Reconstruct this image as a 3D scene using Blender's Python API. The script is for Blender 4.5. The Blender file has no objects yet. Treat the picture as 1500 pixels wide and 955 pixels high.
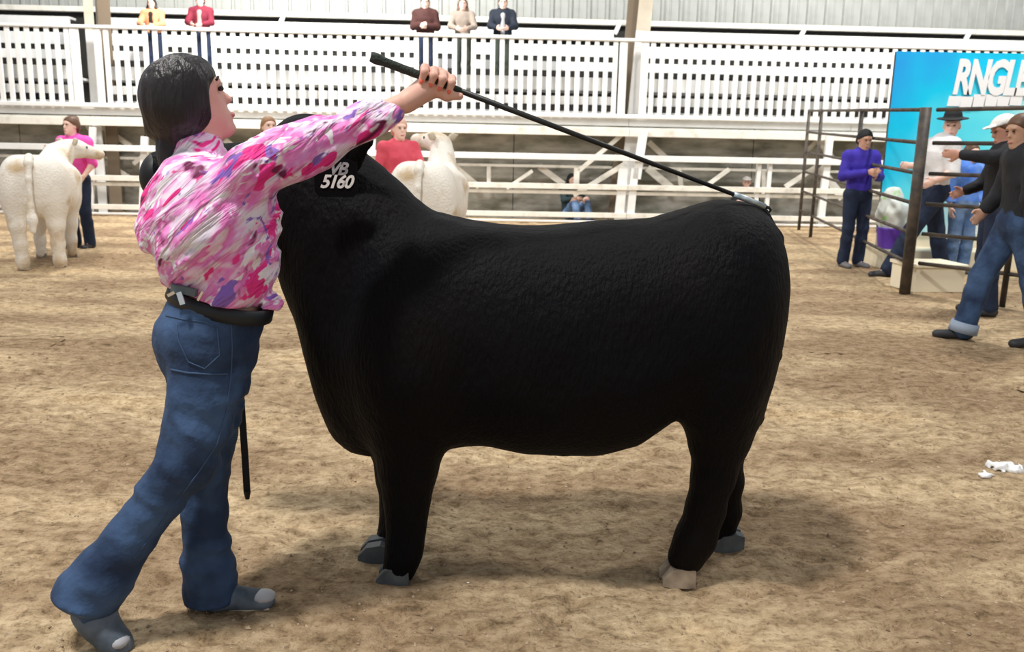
import bpy, math, random
import numpy as np
from mathutils import Vector, Matrix

random.seed(7)
np.random.seed(7)
scene = bpy.context.scene
col = scene.collection

# ------------------------------------------------------------------ camera
FPX, CX, CY = 1250.0, 750.0, 477.5          # photograph frame 1500 x 955
CAM_H, PITCH, ROLL = 1.40, math.radians(11.85), math.radians(1.15)
cam_data = bpy.data.cameras.new('camera')
cam_data.sensor_width = 36.0
cam_data.lens = 36.0 * FPX / 1500.0
cam_data.clip_start = 0.05
cam_data.dof.use_dof = True
cam_data.dof.focus_distance = 2.75
cam_data.dof.aperture_fstop = 5.0
cam = bpy.data.objects.new('camera', cam_data)
CAM_M = Matrix.Translation((0, 0, CAM_H)) @ Matrix.Rotation(math.pi / 2 - PITCH, 4, 'X') @ Matrix.Rotation(ROLL, 4, 'Z')
cam.matrix_world = CAM_M
col.objects.link(cam)
scene.camera = cam

# ------------------------------------------------------------------ world and lamps
world = bpy.data.worlds.new('arena_daylight')
scene.world = world
world.use_nodes = True
bg = world.node_tree.nodes['Background']
bg.inputs[0].default_value = (0.93, 0.97, 1.0, 1)
bg.inputs[1].default_value = 0.47


def lamp(name, loc, target, power, size, color=(1, 0.97, 0.92), spread=math.pi):
    """A high-bay lamp under the arena roof."""
    ld = bpy.data.lights.new(name, 'AREA')
    ld.shape = 'DISK'
    ld.size = size
    ld.energy = power
    ld.color = color
    ld.spread = spread
    o = bpy.data.objects.new(name, ld)
    o.location = loc
    d = Vector(target) - Vector(loc)
    o.rotation_euler = d.to_track_quat('-Z', 'Y').to_euler()
    col.objects.link(o)
    return o


lamp('high_bay_lamp', (-2.6, 0.4, 9.0), (-0.6, 2.8, 0), 740, 0.9)
lamp('high_bay_lamp', (-4.2, 13.6, 7.4), (-3.6, 18.0, 2.6), 1200, 0.9)
lamp('high_bay_lamp', (7.6, 13.4, 7.4), (7.9, 18.0, 3.0), 620, 0.9)
lamp('high_bay_lamp', (5.6, 7.8, 8.5), (5.6, 11.0, 1.0), 480, 0.9)
lamp('high_bay_lamp', (-6.0, 8.0, 9.0), (-5.0, 9.0, 0), 320, 0.9)

scene.view_settings.view_transform = 'Standard'
scene.view_settings.look = 'None'
scene.view_settings.exposure = 0.0
scene.view_settings.gamma = 1.0
scene.view_settings.use_curve_mapping = False

# ------------------------------------------------------------------ pixel to place helpers
_R = CAM_M.to_3x3()
_O = Vector((0, 0, CAM_H))


def ray(px, py):
    return _R @ Vector(((px - CX) / FPX, -(py - CY) / FPX, -1.0))


def U(px, py, Y):
    """World point on the plane y = Y seen at that pixel of the photograph."""
    d = ray(px, py)
    return _O + d * (Y / d.y)


def G(px, py, z=0.0):
    """World point at height z seen at that pixel."""
    d = ray(px, py)
    return _O + d * ((z - CAM_H) / d.z)


BG_A = math.radians(2.2)
BG_O = Vector((0, 16.4, 0))
BG_U = Vector((math.cos(BG_A), math.sin(BG_A), 0))
BG_V = Vector((-math.sin(BG_A), math.cos(BG_A), 0))


def UB(px, py, v):
    """(u, z) in the frame of the grandstand, on its vertical plane v metres behind the front."""
    d = ray(px, py)
    t = (v - (_O - BG_O).dot(BG_V)) / d.dot(BG_V)
    p = _O + d * t
    return (p - BG_O).dot(BG_U), p.z


def BGW(u, v, z=0.0):
    p = BG_O + BG_U * u + BG_V * v
    return Vector((p.x, p.y, z))


# ------------------------------------------------------------------ materials
MATS = {}


def mat(name, c, rough=0.7, c2=None, scale=8.0, bump=0.0, bscale=40.0, detail=4.0, metal=0.0, spec=0.4, lo=0.35, hi=0.65, stretch=None, sheen=0.0):
    if name in MATS:
        return MATS[name]
    m = bpy.data.materials.new(name)
    m.use_nodes = True
    nt = m.node_tree
    b = nt.nodes['Principled BSDF']
    b.inputs['Roughness'].default_value = rough
    b.inputs['Metallic'].default_value = metal
    b.inputs['Specular IOR Level'].default_value = spec
    if sheen:
        b.inputs['Sheen Weight'].default_value = sheen
        b.inputs['Sheen Roughness'].default_value = 0.4
    b.inputs['Base Color'].default_value = (*c, 1)
    tc = nt.nodes.new('ShaderNodeTexCoord')
    mp = nt.nodes.new('ShaderNodeMapping')
    if stretch:
        mp.inputs['Scale'].default_value = stretch
    nt.links.new(tc.outputs['Object'], mp.inputs[0])
    if c2 is not None:
        n = nt.nodes.new('ShaderNodeTexNoise')
        n.inputs['Scale'].default_value = scale
        n.inputs['Detail'].default_value = detail
        nt.links.new(mp.outputs[0], n.inputs['Vector'])
        r = nt.nodes.new('ShaderNodeValToRGB')
        r.color_ramp.elements[0].position = lo
        r.color_ramp.elements[0].color = (*c, 1)
        r.color_ramp.elements[1].position = hi
        r.color_ramp.elements[1].color = (*c2, 1)
        nt.links.new(n.outputs['Fac'], r.inputs['Fac'])
        nt.links.new(r.outputs[0], b.inputs['Base Color'])
    if bump:
        n2 = nt.nodes.new('ShaderNodeTexNoise')
        n2.inputs['Scale'].default_value = bscale
        n2.inputs['Detail'].default_value = 3.0
        nt.links.new(mp.outputs[0], n2.inputs['Vector'])
        bp = nt.nodes.new('ShaderNodeBump')
        bp.inputs['Strength'].default_value = bump
        bp.inputs['Distance'].default_value = 0.02
        nt.links.new(n2.outputs['Fac'], bp.inputs['Height'])
        nt.links.new(bp.outputs[0], b.inputs['Normal'])
    MATS[name] = m
    return m


def M(name, c, **k):
    return mat(name, c, **k)


WHITE = mat('white_paint', (0.80, 0.80, 0.79), 0.55, c2=(0.68, 0.68, 0.66), scale=3.0, lo=0.45, hi=0.8)
WHITE_OLD = mat('worn_white_paint', (0.78, 0.75, 0.68), 0.6, c2=(0.50, 0.47, 0.40), scale=5.0, lo=0.5, hi=0.85)
TAN_STEEL = mat('tan_painted_steel', (0.60, 0.54, 0.44), 0.55, c2=(0.50, 0.44, 0.35), scale=3.0)
BROWN_STEEL = mat('brown_primer_steel', (0.20, 0.155, 0.11), 0.7)
SIDING = mat('galvanised_siding', (0.40, 0.415, 0.40), 0.5, c2=(0.33, 0.34, 0.325), scale=2.0, metal=0.0)
DARK_VOID = mat('void_shade', (0.025, 0.024, 0.022), 0.9)  # shade of the open space behind the stand, painted near black
CONCRETE = mat('stained_concrete', (0.52, 0.52, 0.49), 0.9, c2=(0.20, 0.205, 0.175), scale=2.2, lo=0.38, hi=0.62, bump=0.2, bscale=12, stretch=(0.6, 1, 1.8), detail=7)
PIPE_BLACK = mat('rusted_black_pipe', (0.035, 0.03, 0.028), 0.55, c2=(0.10, 0.075, 0.055), scale=9)
SKIN = mat('skin', (0.78, 0.46, 0.36), 0.5, c2=(0.70, 0.37, 0.29), scale=14)
SKIN_PALE = mat('pale_skin', (0.85, 0.56, 0.46), 0.5)
SKIN_RED = mat('ruddy_skin', (0.55, 0.28, 0.20), 0.5)
EYE = mat('dark_eye', (0.02, 0.015, 0.01), 0.2)
LIPS = mat('lips', (0.55, 0.20, 0.19), 0.45)


# ------------------------------------------------------------------ objects
def tag(o, label=None, cat=None, group=None, kind=None):
    if label:
        o['label'] = label
    if cat:
        o['category'] = cat
    if group:
        o['group'] = group
    if kind:
        o['kind'] = kind
    return o


def empty(name, loc=(0, 0, 0), rz=0.0, **k):
    o = bpy.data.objects.new(name, None)
    o.empty_display_size = 0.1
    o.location = loc
    o.rotation_euler = (0, 0, rz)
    col.objects.link(o)
    return tag(o, **k)


def obj(name, V, F, m, parent=None, smooth=False, origin=None):
    """One mesh object; V in the parent's own frame (world when there is none)."""
    V = np.asarray(V, dtype=np.float64)
    loc = None
    if origin is not None:
        loc = Vector(origin)
        V = V - np.array(loc)
    me = bpy.data.meshes.new(name)
    if isinstance(F, np.ndarray):
        nf, k = F.shape
        me.vertices.add(len(V))
        me.vertices.foreach_set('co', V.astype(np.float32).ravel())
        me.loops.add(nf * k)
        me.loops.foreach_set('vertex_index', F.astype(np.int32).ravel())
        me.polygons.add(nf)
        me.polygons.foreach_set('loop_start', np.arange(0, nf * k, k, dtype=np.int32))
        me.update(calc_edges=True)
        me.validate()
    else:
        me.from_pydata([tuple(v) for v in V], [], [tuple(f) for f in F])
        me.update()
    if smooth:
        me.polygons.foreach_set('use_smooth', [True] * len(me.polygons))
    if m:
        me.materials.append(m)
    o = bpy.data.objects.new(name, me)
    if loc is not None:
        o.location = loc
    if parent is not None:
        o.parent = parent
    col.objects.link(o)
    return o


class MB:
    """Collects simple solids into one mesh."""

    def __init__(self):
        self.V, self.F = [], []

    def add(self, V, F):
        n = len(self.V)
        self.V += [tuple(v) for v in V]
        self.F += [tuple(i + n for i in f) for f in F]
        return self

    def box(self, lo, hi):
        x0, y0, z0 = lo
        x1, y1, z1 = hi
        return self.add([(x0, y0, z0), (x1, y0, z0), (x1, y1, z0), (x0, y1, z0), (x0, y0, z1), (x1, y0, z1), (x1, y1, z1), (x0, y1, z1)],
                        [(0, 3, 2, 1), (4, 5, 6, 7), (0, 1, 5, 4), (1, 2, 6, 5), (2, 3, 7, 6), (3, 0, 4, 7)])

    def bbox(self, lo, hi, b=0.006):
        """Box with chamfered long edges (x is the long axis)."""
        x0, y0, z0 = lo
        x1, y1, z1 = hi
        pr = [(y0 + b, z0), (y1 - b, z0), (y1, z0 + b), (y1, z1 - b), (y1 - b, z1), (y0 + b, z1), (y0, z1 - b), (y0, z0 + b)]
        V = [(x0, y, z) for y, z in pr] + [(x1, y, z) for y, z in pr]
        F = [(i, (i + 1) % 8, (i + 1) % 8 + 8, i + 8) for i in range(8)] + [tuple(range(7, -1, -1)), tuple(range(8, 16))]
        return self.add(V, F)

    def bar(self, a, b, w, t, upv=(0, 0, 1)):
        """Rectangular bar from a to b, w wide (in the plane with upv), t thick."""
        a, b = Vector(a), Vector(b)
        d = (b - a).normalized()
        n = d.cross(Vector(upv))
        if n.length < 1e-4:
            n = d.cross(Vector((1, 0, 0)))
        n.normalize()
        s = n.cross(d)
        V = []
        for p in (a, b):
            for i, j in ((-1, -1), (1, -1), (1, 1), (-1, 1)):
                V.append(p + n * (i * t / 2) + s * (j * w / 2))
        return self.add(V, [(3, 2, 1, 0), (4, 5, 6, 7), (0, 1, 5, 4), (1, 2, 6, 5), (2, 3, 7, 6), (3, 0, 4, 7)])

    def tube(self, pts, rad, n=10, flat=None):
        """Tube along pts with radius or radii; flat=(axis, factor) squeezes the section."""
        pts = [Vector(p) for p in pts]
        if not hasattr(rad, '__len__'):
            rad = [rad] * len(pts)
        V, F = [], []
        ref = None
        for i, p in enumerate(pts):
            d = (pts[min(i + 1, len(pts) - 1)] - pts[max(i - 1, 0)]).normalized()
            if ref is None:
                ref = Vector((0, 0, 1)) if abs(d.z) < 0.9 else Vector((1, 0, 0))
            s = d.cross(ref).normalized()
            q = s.cross(d).normalized()
            ref = q
            for k in range(n):
                a = 2 * math.pi * k / n
                off = (s * math.cos(a) + q * math.sin(a)) * rad[i]
                if flat:
                    ax = Vector(flat[0])
                    off = off + ax * off.dot(ax) * (flat[1] - 1)
                V.append(p + off)
        for i in range(len(pts) - 1):
            for k in range(n):
                k2 = (k + 1) % n
                F.append((i * n + k, i * n + k2, (i + 1) * n + k2, (i + 1) * n + k))
        F.append(tuple(range(n - 1, -1, -1)))
        F.append(tuple(range((len(pts) - 1) * n, len(pts) * n)))
        return self.add(V, F)

    def ell(self, c, r, n=12, m=8, rot=None):
        V, F = [], []
        c = Vector(c)
        rot = rot or Matrix.Identity(3)
        for i in range(1, m):
            th = math.pi * i / m
            for k in range(n):
                a = 2 * math.pi * k / n
                V.append(c + rot @ Vector((r[0] * math.sin(th) * math.cos(a), r[1] * math.sin(th) * math.sin(a), r[2] * math.cos(th))))
        top = len(V)
        V.append(c + rot @ Vector((0, 0, r[2])))
        V.append(c - rot @ Vector((0, 0, r[2])))
        for i in range(m - 2):
            for k in range(n):
                k2 = (k + 1) % n
                F.append((i * n + k, (i + 1) * n + k, (i + 1) * n + k2, i * n + k2))
        for k in range(n):
            k2 = (k + 1) % n
            F.append((top, k, k2))
            F.append((top + 1, (m - 2) * n + k2, (m - 2) * n + k))
        return self.add(V, F)

    def build(self, name, m, parent=None, smooth=False, origin=None):
        return obj(name, self.V, self.F, m, parent, smooth, origin)


# ------------------------------------------------------------------ implicit surfaces for bodies and cloth
def catmull(xs, ys, q):
    """Monotone-ish cubic interpolation of a table."""
    xs, ys = np.asarray(xs, float), np.asarray(ys, float)
    d = np.diff(ys) / np.diff(xs)
    m = np.zeros_like(ys)
    m[1:-1] = np.where(d[:-1] * d[1:] > 0, 2 * d[:-1] * d[1:] / (d[:-1] + d[1:] + 1e-12), 0)
    m[0], m[-1] = d[0], d[-1]
    q = np.clip(q, xs[0], xs[-1])
    i = np.clip(np.searchsorted(xs, q) - 1, 0, len(xs) - 2)
    h = xs[i + 1] - xs[i]
    t = (q - xs[i]) / h
    return ((2 * t**3 - 3 * t**2 + 1) * ys[i] + (t**3 - 2 * t**2 + t) * h * m[i] + (-2 * t**3 + 3 * t**2) * ys[i + 1] + (t**3 - t**2) * h * m[i + 1])


def hash3(i, j, k, seed=0):
    n = (i * 374761393 + j * 668265263 + k * 2147483647 + seed * 974634777) & 0xFFFFFFFF
    n = ((n ^ (n >> 13)) * 1274126177) & 0xFFFFFFFF
    return ((n ^ (n >> 16)) & 0xFFFF) / 65535.0


def vnoise(x, y, z, seed=0):
    x, y, z = np.broadcast_arrays(x, y, z)
    i, j, k = np.floor(x).astype(np.int64), np.floor(y).astype(np.int64), np.floor(z).astype(np.int64)
    fx, fy, fz = x - i, y - j, z - k
    fx, fy, fz = [f * f * (3 - 2 * f) for f in (fx, fy, fz)]
    r = 0
    for a in (0, 1):
        for b in (0, 1):
            for c in (0, 1):
                w = (fx if a else 1 - fx) * (fy if b else 1 - fy) * (fz if c else 1 - fz)
                r = r + w * hash3(i + a, j + b, k + c, seed)
    return r


class Field:
    def __init__(self, lo, hi, h):
        self.lo = np.array(lo, float)
        self.h = h
        self.n = np.ceil((np.array(hi, float) - self.lo) / h).astype(int) + 1
        self.D = np.full(tuple(self.n), 1e3, dtype=np.float32)

    def grid(self, a, b):
        return [self.lo[k] + self.h * np.arange(a[k], b[k]).reshape([-1 if q == k else 1 for q in range(3)]) for k in range(3)]

    def _box(self, lo, hi, k):
        a = np.clip(np.floor((np.minimum(lo, hi) - k - self.lo) / self.h).astype(int) - 2, 0, self.n)
        b = np.clip(np.ceil((np.maximum(lo, hi) + k - self.lo) / self.h).astype(int) + 3, 0, self.n)
        return a, b

    def put(self, fn, lo, hi, k=0.03, sub=False):
        lo, hi = np.array(lo, float), np.array(hi, float)
        a, b = self._box(lo, hi, k)
        if np.any(b <= a):
            return self
        x, y, z = self.grid(a, b)
        d = fn(x, y, z).astype(np.float32)
        s = tuple(slice(a[q], b[q]) for q in range(3))
        e = self.D[s]
        if sub:
            d = -d
            hh = np.clip(0.5 - 0.5 * (e - d) / k, 0, 1) if k > 0 else (d > e)
            self.D[s] = e * (1 - hh) + d * hh + (k * hh * (1 - hh) if k > 0 else 0)
        elif k <= 0:
            self.D[s] = np.minimum(e, d)
        else:
            e = np.minimum(e, 50.0)
            hh = np.clip(0.5 + 0.5 * (e - d) / k, 0, 1)
            self.D[s] = e * (1 - hh) + d * hh - k * hh * (1 - hh)
        return self

    def cone(self, a, b, ra, rb, k=0.03, flat=None, sub=False):
        a, b = np.array(a, float), np.array(b, float)
        ba = b - a
        L = max(float(ba @ ba), 1e-9)
        if flat:
            n = np.array(flat[0], float)
            n = n / np.linalg.norm(n)
            s = flat[1]

        def fn(x, y, z):
            px, py, pz = x - a[0], y - a[1], z - a[2]
            t = np.clip((px * ba[0] + py * ba[1] + pz * ba[2]) / L, 0, 1)
            rx, ry, rz = px - t * ba[0], py - t * ba[1], pz - t * ba[2]
            if flat:
                q = (rx * n[0] + ry * n[1] + rz * n[2]) * (1 / s - 1)
                rx, ry, rz = rx + n[0] * q, ry + n[1] * q, rz + n[2] * q
            return np.sqrt(rx * rx + ry * ry + rz * rz) - (ra + (rb - ra) * t)
        m = max(ra, rb) * (max(1, flat[1]) if flat else 1)
        return self.put(fn, np.minimum(a, b) - m, np.maximum(a, b) + m, k, sub)

    def chain(self, pts, rad, k=0.03, flat=None):
        for i in range(len(pts) - 1):
            self.cone(pts[i], pts[i + 1], rad[i], rad[i + 1], k, flat)
        return self

    def ell(self, c, r, k=0.03, rot=None, sub=False):
        c = np.array(c, float)
        r = np.array(r, float)
        R = np.array(rot, float) if rot is not None else np.eye(3)   # columns: the ellipsoid's own axes

        def fn(x, y, z):
            px, py, pz = x - c[0], y - c[1], z - c[2]
            q = [(px * R[0, i] + py * R[1, i] + pz * R[2, i]) / r[i] for i in range(3)]
            return (np.sqrt(q[0]**2 + q[1]**2 + q[2]**2) - 1) * r.min()
        m = r.max()
        return self.put(fn, c - m, c + m, k, sub)

    def clip(self, p, n):
        """Keep only the side n of the plane through p."""
        p, n = np.array(p, float), np.array(n, float)
        n = n / np.linalg.norm(n)
        x, y, z = self.grid((0, 0, 0), self.n)
        self.D = np.maximum(self.D, -((x - p[0]) * n[0] + (y - p[1]) * n[1] + (z - p[2]) * n[2]).astype(np.float32))
        return self

    def warp(self, fn):
        x, y, z = self.grid((0, 0, 0), self.n)
        near = np.abs(self.D) < 0.08
        idx = np.nonzero(near)
        X, Y, Z = self.lo[0] + self.h * idx[0], self.lo[1] + self.h * idx[1], self.lo[2] + self.h * idx[2]
        self.D[idx] += fn(X, Y, Z).astype(np.float32)
        return self

    def mesh(self):
        D = self.D
        nx, ny, nz = D.shape
        S = D < 0
        c = [S[a:nx - 1 + a, b:ny - 1 + b, d:nz - 1 + d] for a in (0, 1) for b in (0, 1) for d in (0, 1)]
        cnt = sum(q.astype(np.int8) for q in c)
        act = (cnt > 0) & (cnt < 8)
        I = np.argwhere(act)
        offs = [(a, b, d) for a in (0, 1) for b in (0, 1) for d in (0, 1)]
        val = {o: D[I[:, 0] + o[0], I[:, 1] + o[1], I[:, 2] + o[2]].astype(np.float64) for o in offs}
        P = np.zeros((len(I), 3))
        N = np.zeros(len(I))
        for o in offs:
            for ax in range(3):
                if o[ax] == 0:
                    o2 = list(o)
                    o2[ax] = 1
                    v0, v1 = val[o], val[tuple(o2)]
                    cr = (v0 < 0) != (v1 < 0)
                    t = np.where(cr, v0 / np.where(cr, v0 - v1, 1), 0)
                    for q in range(3):
                        P[:, q] += np.where(cr, o[q] + (t if q == ax else 0), 0)
                    N += cr
        P /= N[:, None]
        V = self.lo + self.h * (I + P)
        idx = np.full(act.shape, -1, dtype=np.int64)
        idx[act] = np.arange(len(I))
        F = []
        for ax in range(3):
            s0 = [slice(1, -1)] * 3
            s1 = [slice(1, -1)] * 3
            s0[ax] = slice(0, -1)
            s1[ax] = slice(1, None)
            A, B = S[tuple(s0)], S[tuple(s1)]
            for flip, mk in ((False, A & ~B), (True, B & ~A)):
                e = np.argwhere(mk)
                if not len(e):
                    continue
                e = e + np.array([0 if q == ax else 1 for q in range(3)])
                u, w = [(1, 2), (2, 0), (0, 1)][ax]
                quad = []
                for du, dw in ((-1, -1), (0, -1), (0, 0), (-1, 0)):
                    g = e.copy()
                    g[:, u] += du
                    g[:, w] += dw
                    quad.append(idx[g[:, 0], g[:, 1], g[:, 2]])
                q = np.stack(quad, 1)
                F.append(q[:, ::-1] if flip else q)
        F = np.concatenate(F)
        return V, F

    def build(self, name, m, parent=None, relax=1):
        V, F = self.mesh()
        for _ in range(relax):
            acc = np.zeros_like(V)
            n = np.zeros(len(V))
            for q in range(4):
                np.add.at(acc, F[:, q], V[F[:, (q + 1) % 4]] + V[F[:, (q + 3) % 4]])
                np.add.at(n, F[:, q], 2)
            V = V * 0.5 + 0.5 * acc / n[:, None]
        return obj(name, V, F, m, parent, smooth=True)


def text_mesh(name, body, m, parent, size, extrude=0.002, shear=0.0, spacing=1.0, offset=0.0):
    cu = bpy.data.curves.new(name, 'FONT')
    cu.body = body
    cu.size = size
    cu.extrude = extrude
    cu.shear = shear
    cu.space_character = spacing
    cu.offset = offset
    cu.align_x = 'CENTER'
    cu.align_y = 'CENTER'
    cu.resolution_u = 3
    t = bpy.data.objects.new(name, cu)
    col.objects.link(t)
    dg = bpy.context.evaluated_depsgraph_get()
    me = bpy.data.meshes.new_from_object(t.evaluated_get(dg))
    bpy.data.objects.remove(t)
    o = bpy.data.objects.new(name, me)
    me.materials.clear()
    me.materials.append(m)
    o.parent = parent
    col.objects.link(o)
    return o

# ================================================================== the setting
# ---- dirt floor: real relief close by, coarser farther off
def ground_height(x, y):
    h = 0.030 * (vnoise(x * 1.3, y * 1.3, 0.5, 1) - 0.5)
    h = h + 0.022 * (vnoise(x * 5.5, y * 6.5, 1.5, 2) - 0.5)
    h = h + 0.020 * (vnoise(x * 14, y * 17, 2.5, 3) - 0.5)
    h = h + 0.010 * (vnoise(x * 34, y * 38, 3.5, 4) - 0.5)
    h = h - 0.11 * np.clip(vnoise(x * 9, y * 15, 4.5, 5) - 0.66, 0, 1)
    h = h - 0.07 * np.clip(vnoise(x * 19, y * 30, 5.5, 6) - 0.70, 0, 1)
    return h


def grid_mesh(x0, x1, y0, y1, s):
    nx, ny = int((x1 - x0) / s) + 1, int((y1 - y0) / s) + 1
    X, Y = np.meshgrid(np.linspace(x0, x1, nx), np.linspace(y0, y1, ny))
    Z = ground_height(X, Y)
    # the relief fades where hooves and boots stand so that they rest on it
    V = np.stack([X.ravel(), Y.ravel(), Z.ravel()], 1)
    i = (np.arange(ny - 1)[:, None] * nx + np.arange(nx - 1)[None, :]).ravel()
    F = np.stack([i, i + 1, i + nx + 1, i + nx], 1)
    return V, F


def floor_material():
    m = bpy.data.materials.new('arena_dirt')
    m.use_nodes = True
    nt = m.node_tree
    b = nt.nodes['Principled BSDF']
    b.inputs['Roughness'].default_value = 0.95
    b.inputs['Specular IOR Level'].default_value = 0.15
    tc = nt.nodes.new('ShaderNodeTexCoord')

    def noise(scale, detail, rough=0.55, st=None):
        n = nt.nodes.new('ShaderNodeTexNoise')
        n.inputs['Scale'].default_value = scale
        n.inputs['Detail'].default_value = detail
        n.inputs['Roughness'].default_value = rough
        if st:
            mp = nt.nodes.new('ShaderNodeMapping')
            mp.inputs['Scale'].default_value = st
            nt.links.new(tc.outputs['Object'], mp.inputs[0])
            nt.links.new(mp.outputs[0], n.inputs['Vector'])
        else:
            nt.links.new(tc.outputs['Object'], n.inputs['Vector'])
        return n

    def ramp(n, stops):
        r = nt.nodes.new('ShaderNodeValToRGB')
        els = r.color_ramp.elements
        while len(els) < len(stops):
            els.new(0.5)
        for e, (p, c) in zip(els, stops):
            e.position = p
            e.color = (*c, 1)
        nt.links.new(n.outputs['Fac'], r.inputs['Fac'])
        return r

    def mix(kind, fac, a, bb):
        x = nt.nodes.new('ShaderNodeMixRGB')
        x.blend_type = kind
        x.inputs[0].default_value = fac
        nt.links.new(a.outputs[0], x.inputs[1])
        nt.links.new(bb.outputs[0], x.inputs[2])
        return x
    fine = ramp(noise(17, 8, 0.72, (0.7, 1.1, 1)), [(0.32, (0.20, 0.138, 0.078)), (0.46, (0.45, 0.328, 0.195)), (0.62, (0.66, 0.51, 0.325))])
    patch = ramp(noise(1.0, 4, 0.5, (0.55, 1.25, 1)), [(0.42, (0.62, 0.575, 0.56)), (0.58, (1.0, 1.0, 1.0)), (0.70, (1.06, 1.02, 0.95))])
    speck = ramp(noise(55, 4, 0.6), [(0.30, (0.55, 0.50, 0.45)), (0.46, (1, 1, 1))])
    c = mix('MULTIPLY', 1.0, fine, patch)
    c = mix('MULTIPLY', 0.9, c, speck)
    nt.links.new(c.outputs[0], b.inputs['Base Color'])
    bn = noise(45, 5, 0.6)
    bp = nt.nodes.new('ShaderNodeBump')
    bp.inputs['Strength'].default_value = 0.8
    bp.inputs['Distance'].default_value = 0.02
    nt.links.new(bn.outputs['Fac'], bp.inputs['Height'])
    nt.links.new(bp.outputs[0], b.inputs['Normal'])
    return m


DIRT = floor_material()
parts = [grid_mesh(-3.2, 3.2, 1.2, 6.0, 0.017), grid_mesh(-21, 21, 5.96, 18.5, 0.10), grid_mesh(-21, -3.16, -4, 6.0, 0.12), grid_mesh(3.16, 21, -4, 6.0, 0.12), grid_mesh(-3.2, 3.2, -4, 1.24, 0.1)]
gx, gy = np.meshgrid([-21.0, 21.0], [-4.0, 18.5])
parts.append((np.stack([gx.ravel(), gy.ravel(), np.full(4, -0.06)], 1), np.array([[0, 1, 3, 2]])))      # packed base under the loose dirt
FV, FF, n0 = [], [], 0
for v, f in parts:
    FV.append(v)
    FF.append(f + n0)
    n0 += len(v)
floor = obj('floor', np.concatenate(FV), np.concatenate(FF), DIRT, smooth=True)
tag(floor, kind='structure')

# loose clods on the dirt: nobody could count them
cl = MB()
CLOD = mat('dirt_clod', (0.26, 0.185, 0.12), 0.95, c2=(0.50, 0.38, 0.26), scale=7, lo=0.4, hi=0.6)
for i in range(5200):
    y = 1.6 + (random.random() ** 2.2) * 9.5
    x = random.uniform(-0.75, 0.75) * y
    r = random.uniform(0.002, 0.007) * (1 + 0.12 * y)
    z = float(ground_height(np.array(x), np.array(y)))
    a = random.uniform(0, 6.28)
    s = [random.uniform(0.6, 1.3) * r for _ in range(6)]
    c, sn = math.cos(a), math.sin(a)
    pts = [(s[0], 0, 0), (0, s[1], 0), (-s[2], 0, 0), (0, -s[3], 0), (0, 0, s[4] * 0.8), (0, 0, -s[5])]
    cl.add([(x + c * p - sn * q, y + sn * p + c * q, z + t) for p, q, t in pts], [(0, 1, 4), (1, 2, 4), (2, 3, 4), (3, 0, 4), (1, 0, 5), (2, 1, 5), (3, 2, 5), (0, 3, 5)])
tag(cl.build('dirt_clods', CLOD, smooth=False), 'loose crumbs of tan dirt strewn over the arena floor', 'dirt', kind='stuff')

# ---- corrugated siding of the barn wall
wall = empty('wall_back', BG_O, BG_A, kind='structure')
U0, U1 = -19.2, 19.2
z_sid = UB(20, 8, 3.0)[1]
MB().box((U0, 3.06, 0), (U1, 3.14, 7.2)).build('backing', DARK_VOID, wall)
pitch = 0.40
pv = [(0.0, 3.05), (0.0, 3.0), (0.02, 2.955), (0.065, 2.955), (0.085, 3.0), (0.19, 3.0), (0.20, 2.985), (0.22, 2.985), (0.23, 3.0), (pitch - 0.004, 3.0), (pitch - 0.004, 3.05)]
sheet = None
nn = len(pv)
for i in range(int((U1 - U0) / pitch)):
    if sheet is None:
        V = [(a, b, z_sid) for a, b in pv] + [(a, b, 7.2) for a, b in pv]
        F = [(k, k + 1, k + 1 + nn, k + nn) for k in range(nn - 1)] + [tuple(range(nn - 1, -1, -1)), tuple(range(nn, 2 * nn))]
        sheet = obj('siding_sheet', V, F, SIDING, wall)
        sheet.location = (U0, 0, 0)
    else:
        s = sheet.copy()
        s.location = (U0 + i * pitch, 0, 0)
        col.objects.link(s)
zg0, zg1 = UB(20, 15, 2.85)[1], UB(20, 7, 2.85)[1]
MB().bbox((U0, 2.80, zg0), (U1, 2.94, zg1), 0.01).build('girt', WHITE_OLD, wall)

# ---- concrete wall under the grandstand, in cast panels
cw = empty('wall_lower', BG_O, BG_A, kind='structure')
z_c = UB(750, 190, 0.9)[1] + 0.12
u = U0
while u < U1:
    MB().bbox((u + 0.008, 0.90, -0.05), (u + 2.4 - 0.008, 1.05, z_c), 0.012).build('concrete_panel', CONCRETE, cw)
    u += 2.4
# ---- steel frame columns of the barn
cols_u = []
for (pb, pt, pw, side) in (((136, 112), (124, -60), 0.15, 1), ((921, 152), (953, -60), 0.26, -1)):
    c = empty('frame_column', BG_O, BG_A)
    ub, zb = UB(pb[0], pb[1], 0.25)
    ut, zt = UB(pt[0], pt[1], 0.25)
    A_, B_ = Vector((ub, 0.25, 0.0)), Vector((ut, 0.25, zt))
    M_ = A_ + (B_ - A_) * ((UB(pb[0], 45, 0.25)[1]) / zt)
    MB().bar(A_, M_, 0.05, pw, (0, 1, 0)).build('painted_foot', WHITE, c)
    MB().bar(M_, B_, 0.05, pw, (0, 1, 0)).build('flange', TAN_STEEL, c)
    MB().bar((ub + side * 0.17, 0.45, 0.0), (ut + side * 0.20, 0.45, zt), 0.03, 0.22, (0, 1, 0)).build('web', BROWN_STEEL, c)
    MB().bar((ub + side * 0.02, 0.75, 0.0), (ut + side * 0.02, 0.75, zt), 0.04, 0.2, (0, 1, 0)).build('flange', TAN_STEEL, c)
    cols_u.append(ub)
    if side == 1:
        tag(c, 'narrow tan steel barn column left of the spectator in the orange vest', 'column')
    else:
        tag(c, 'wide tan steel barn column standing right of the three spectators', 'column')

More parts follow.
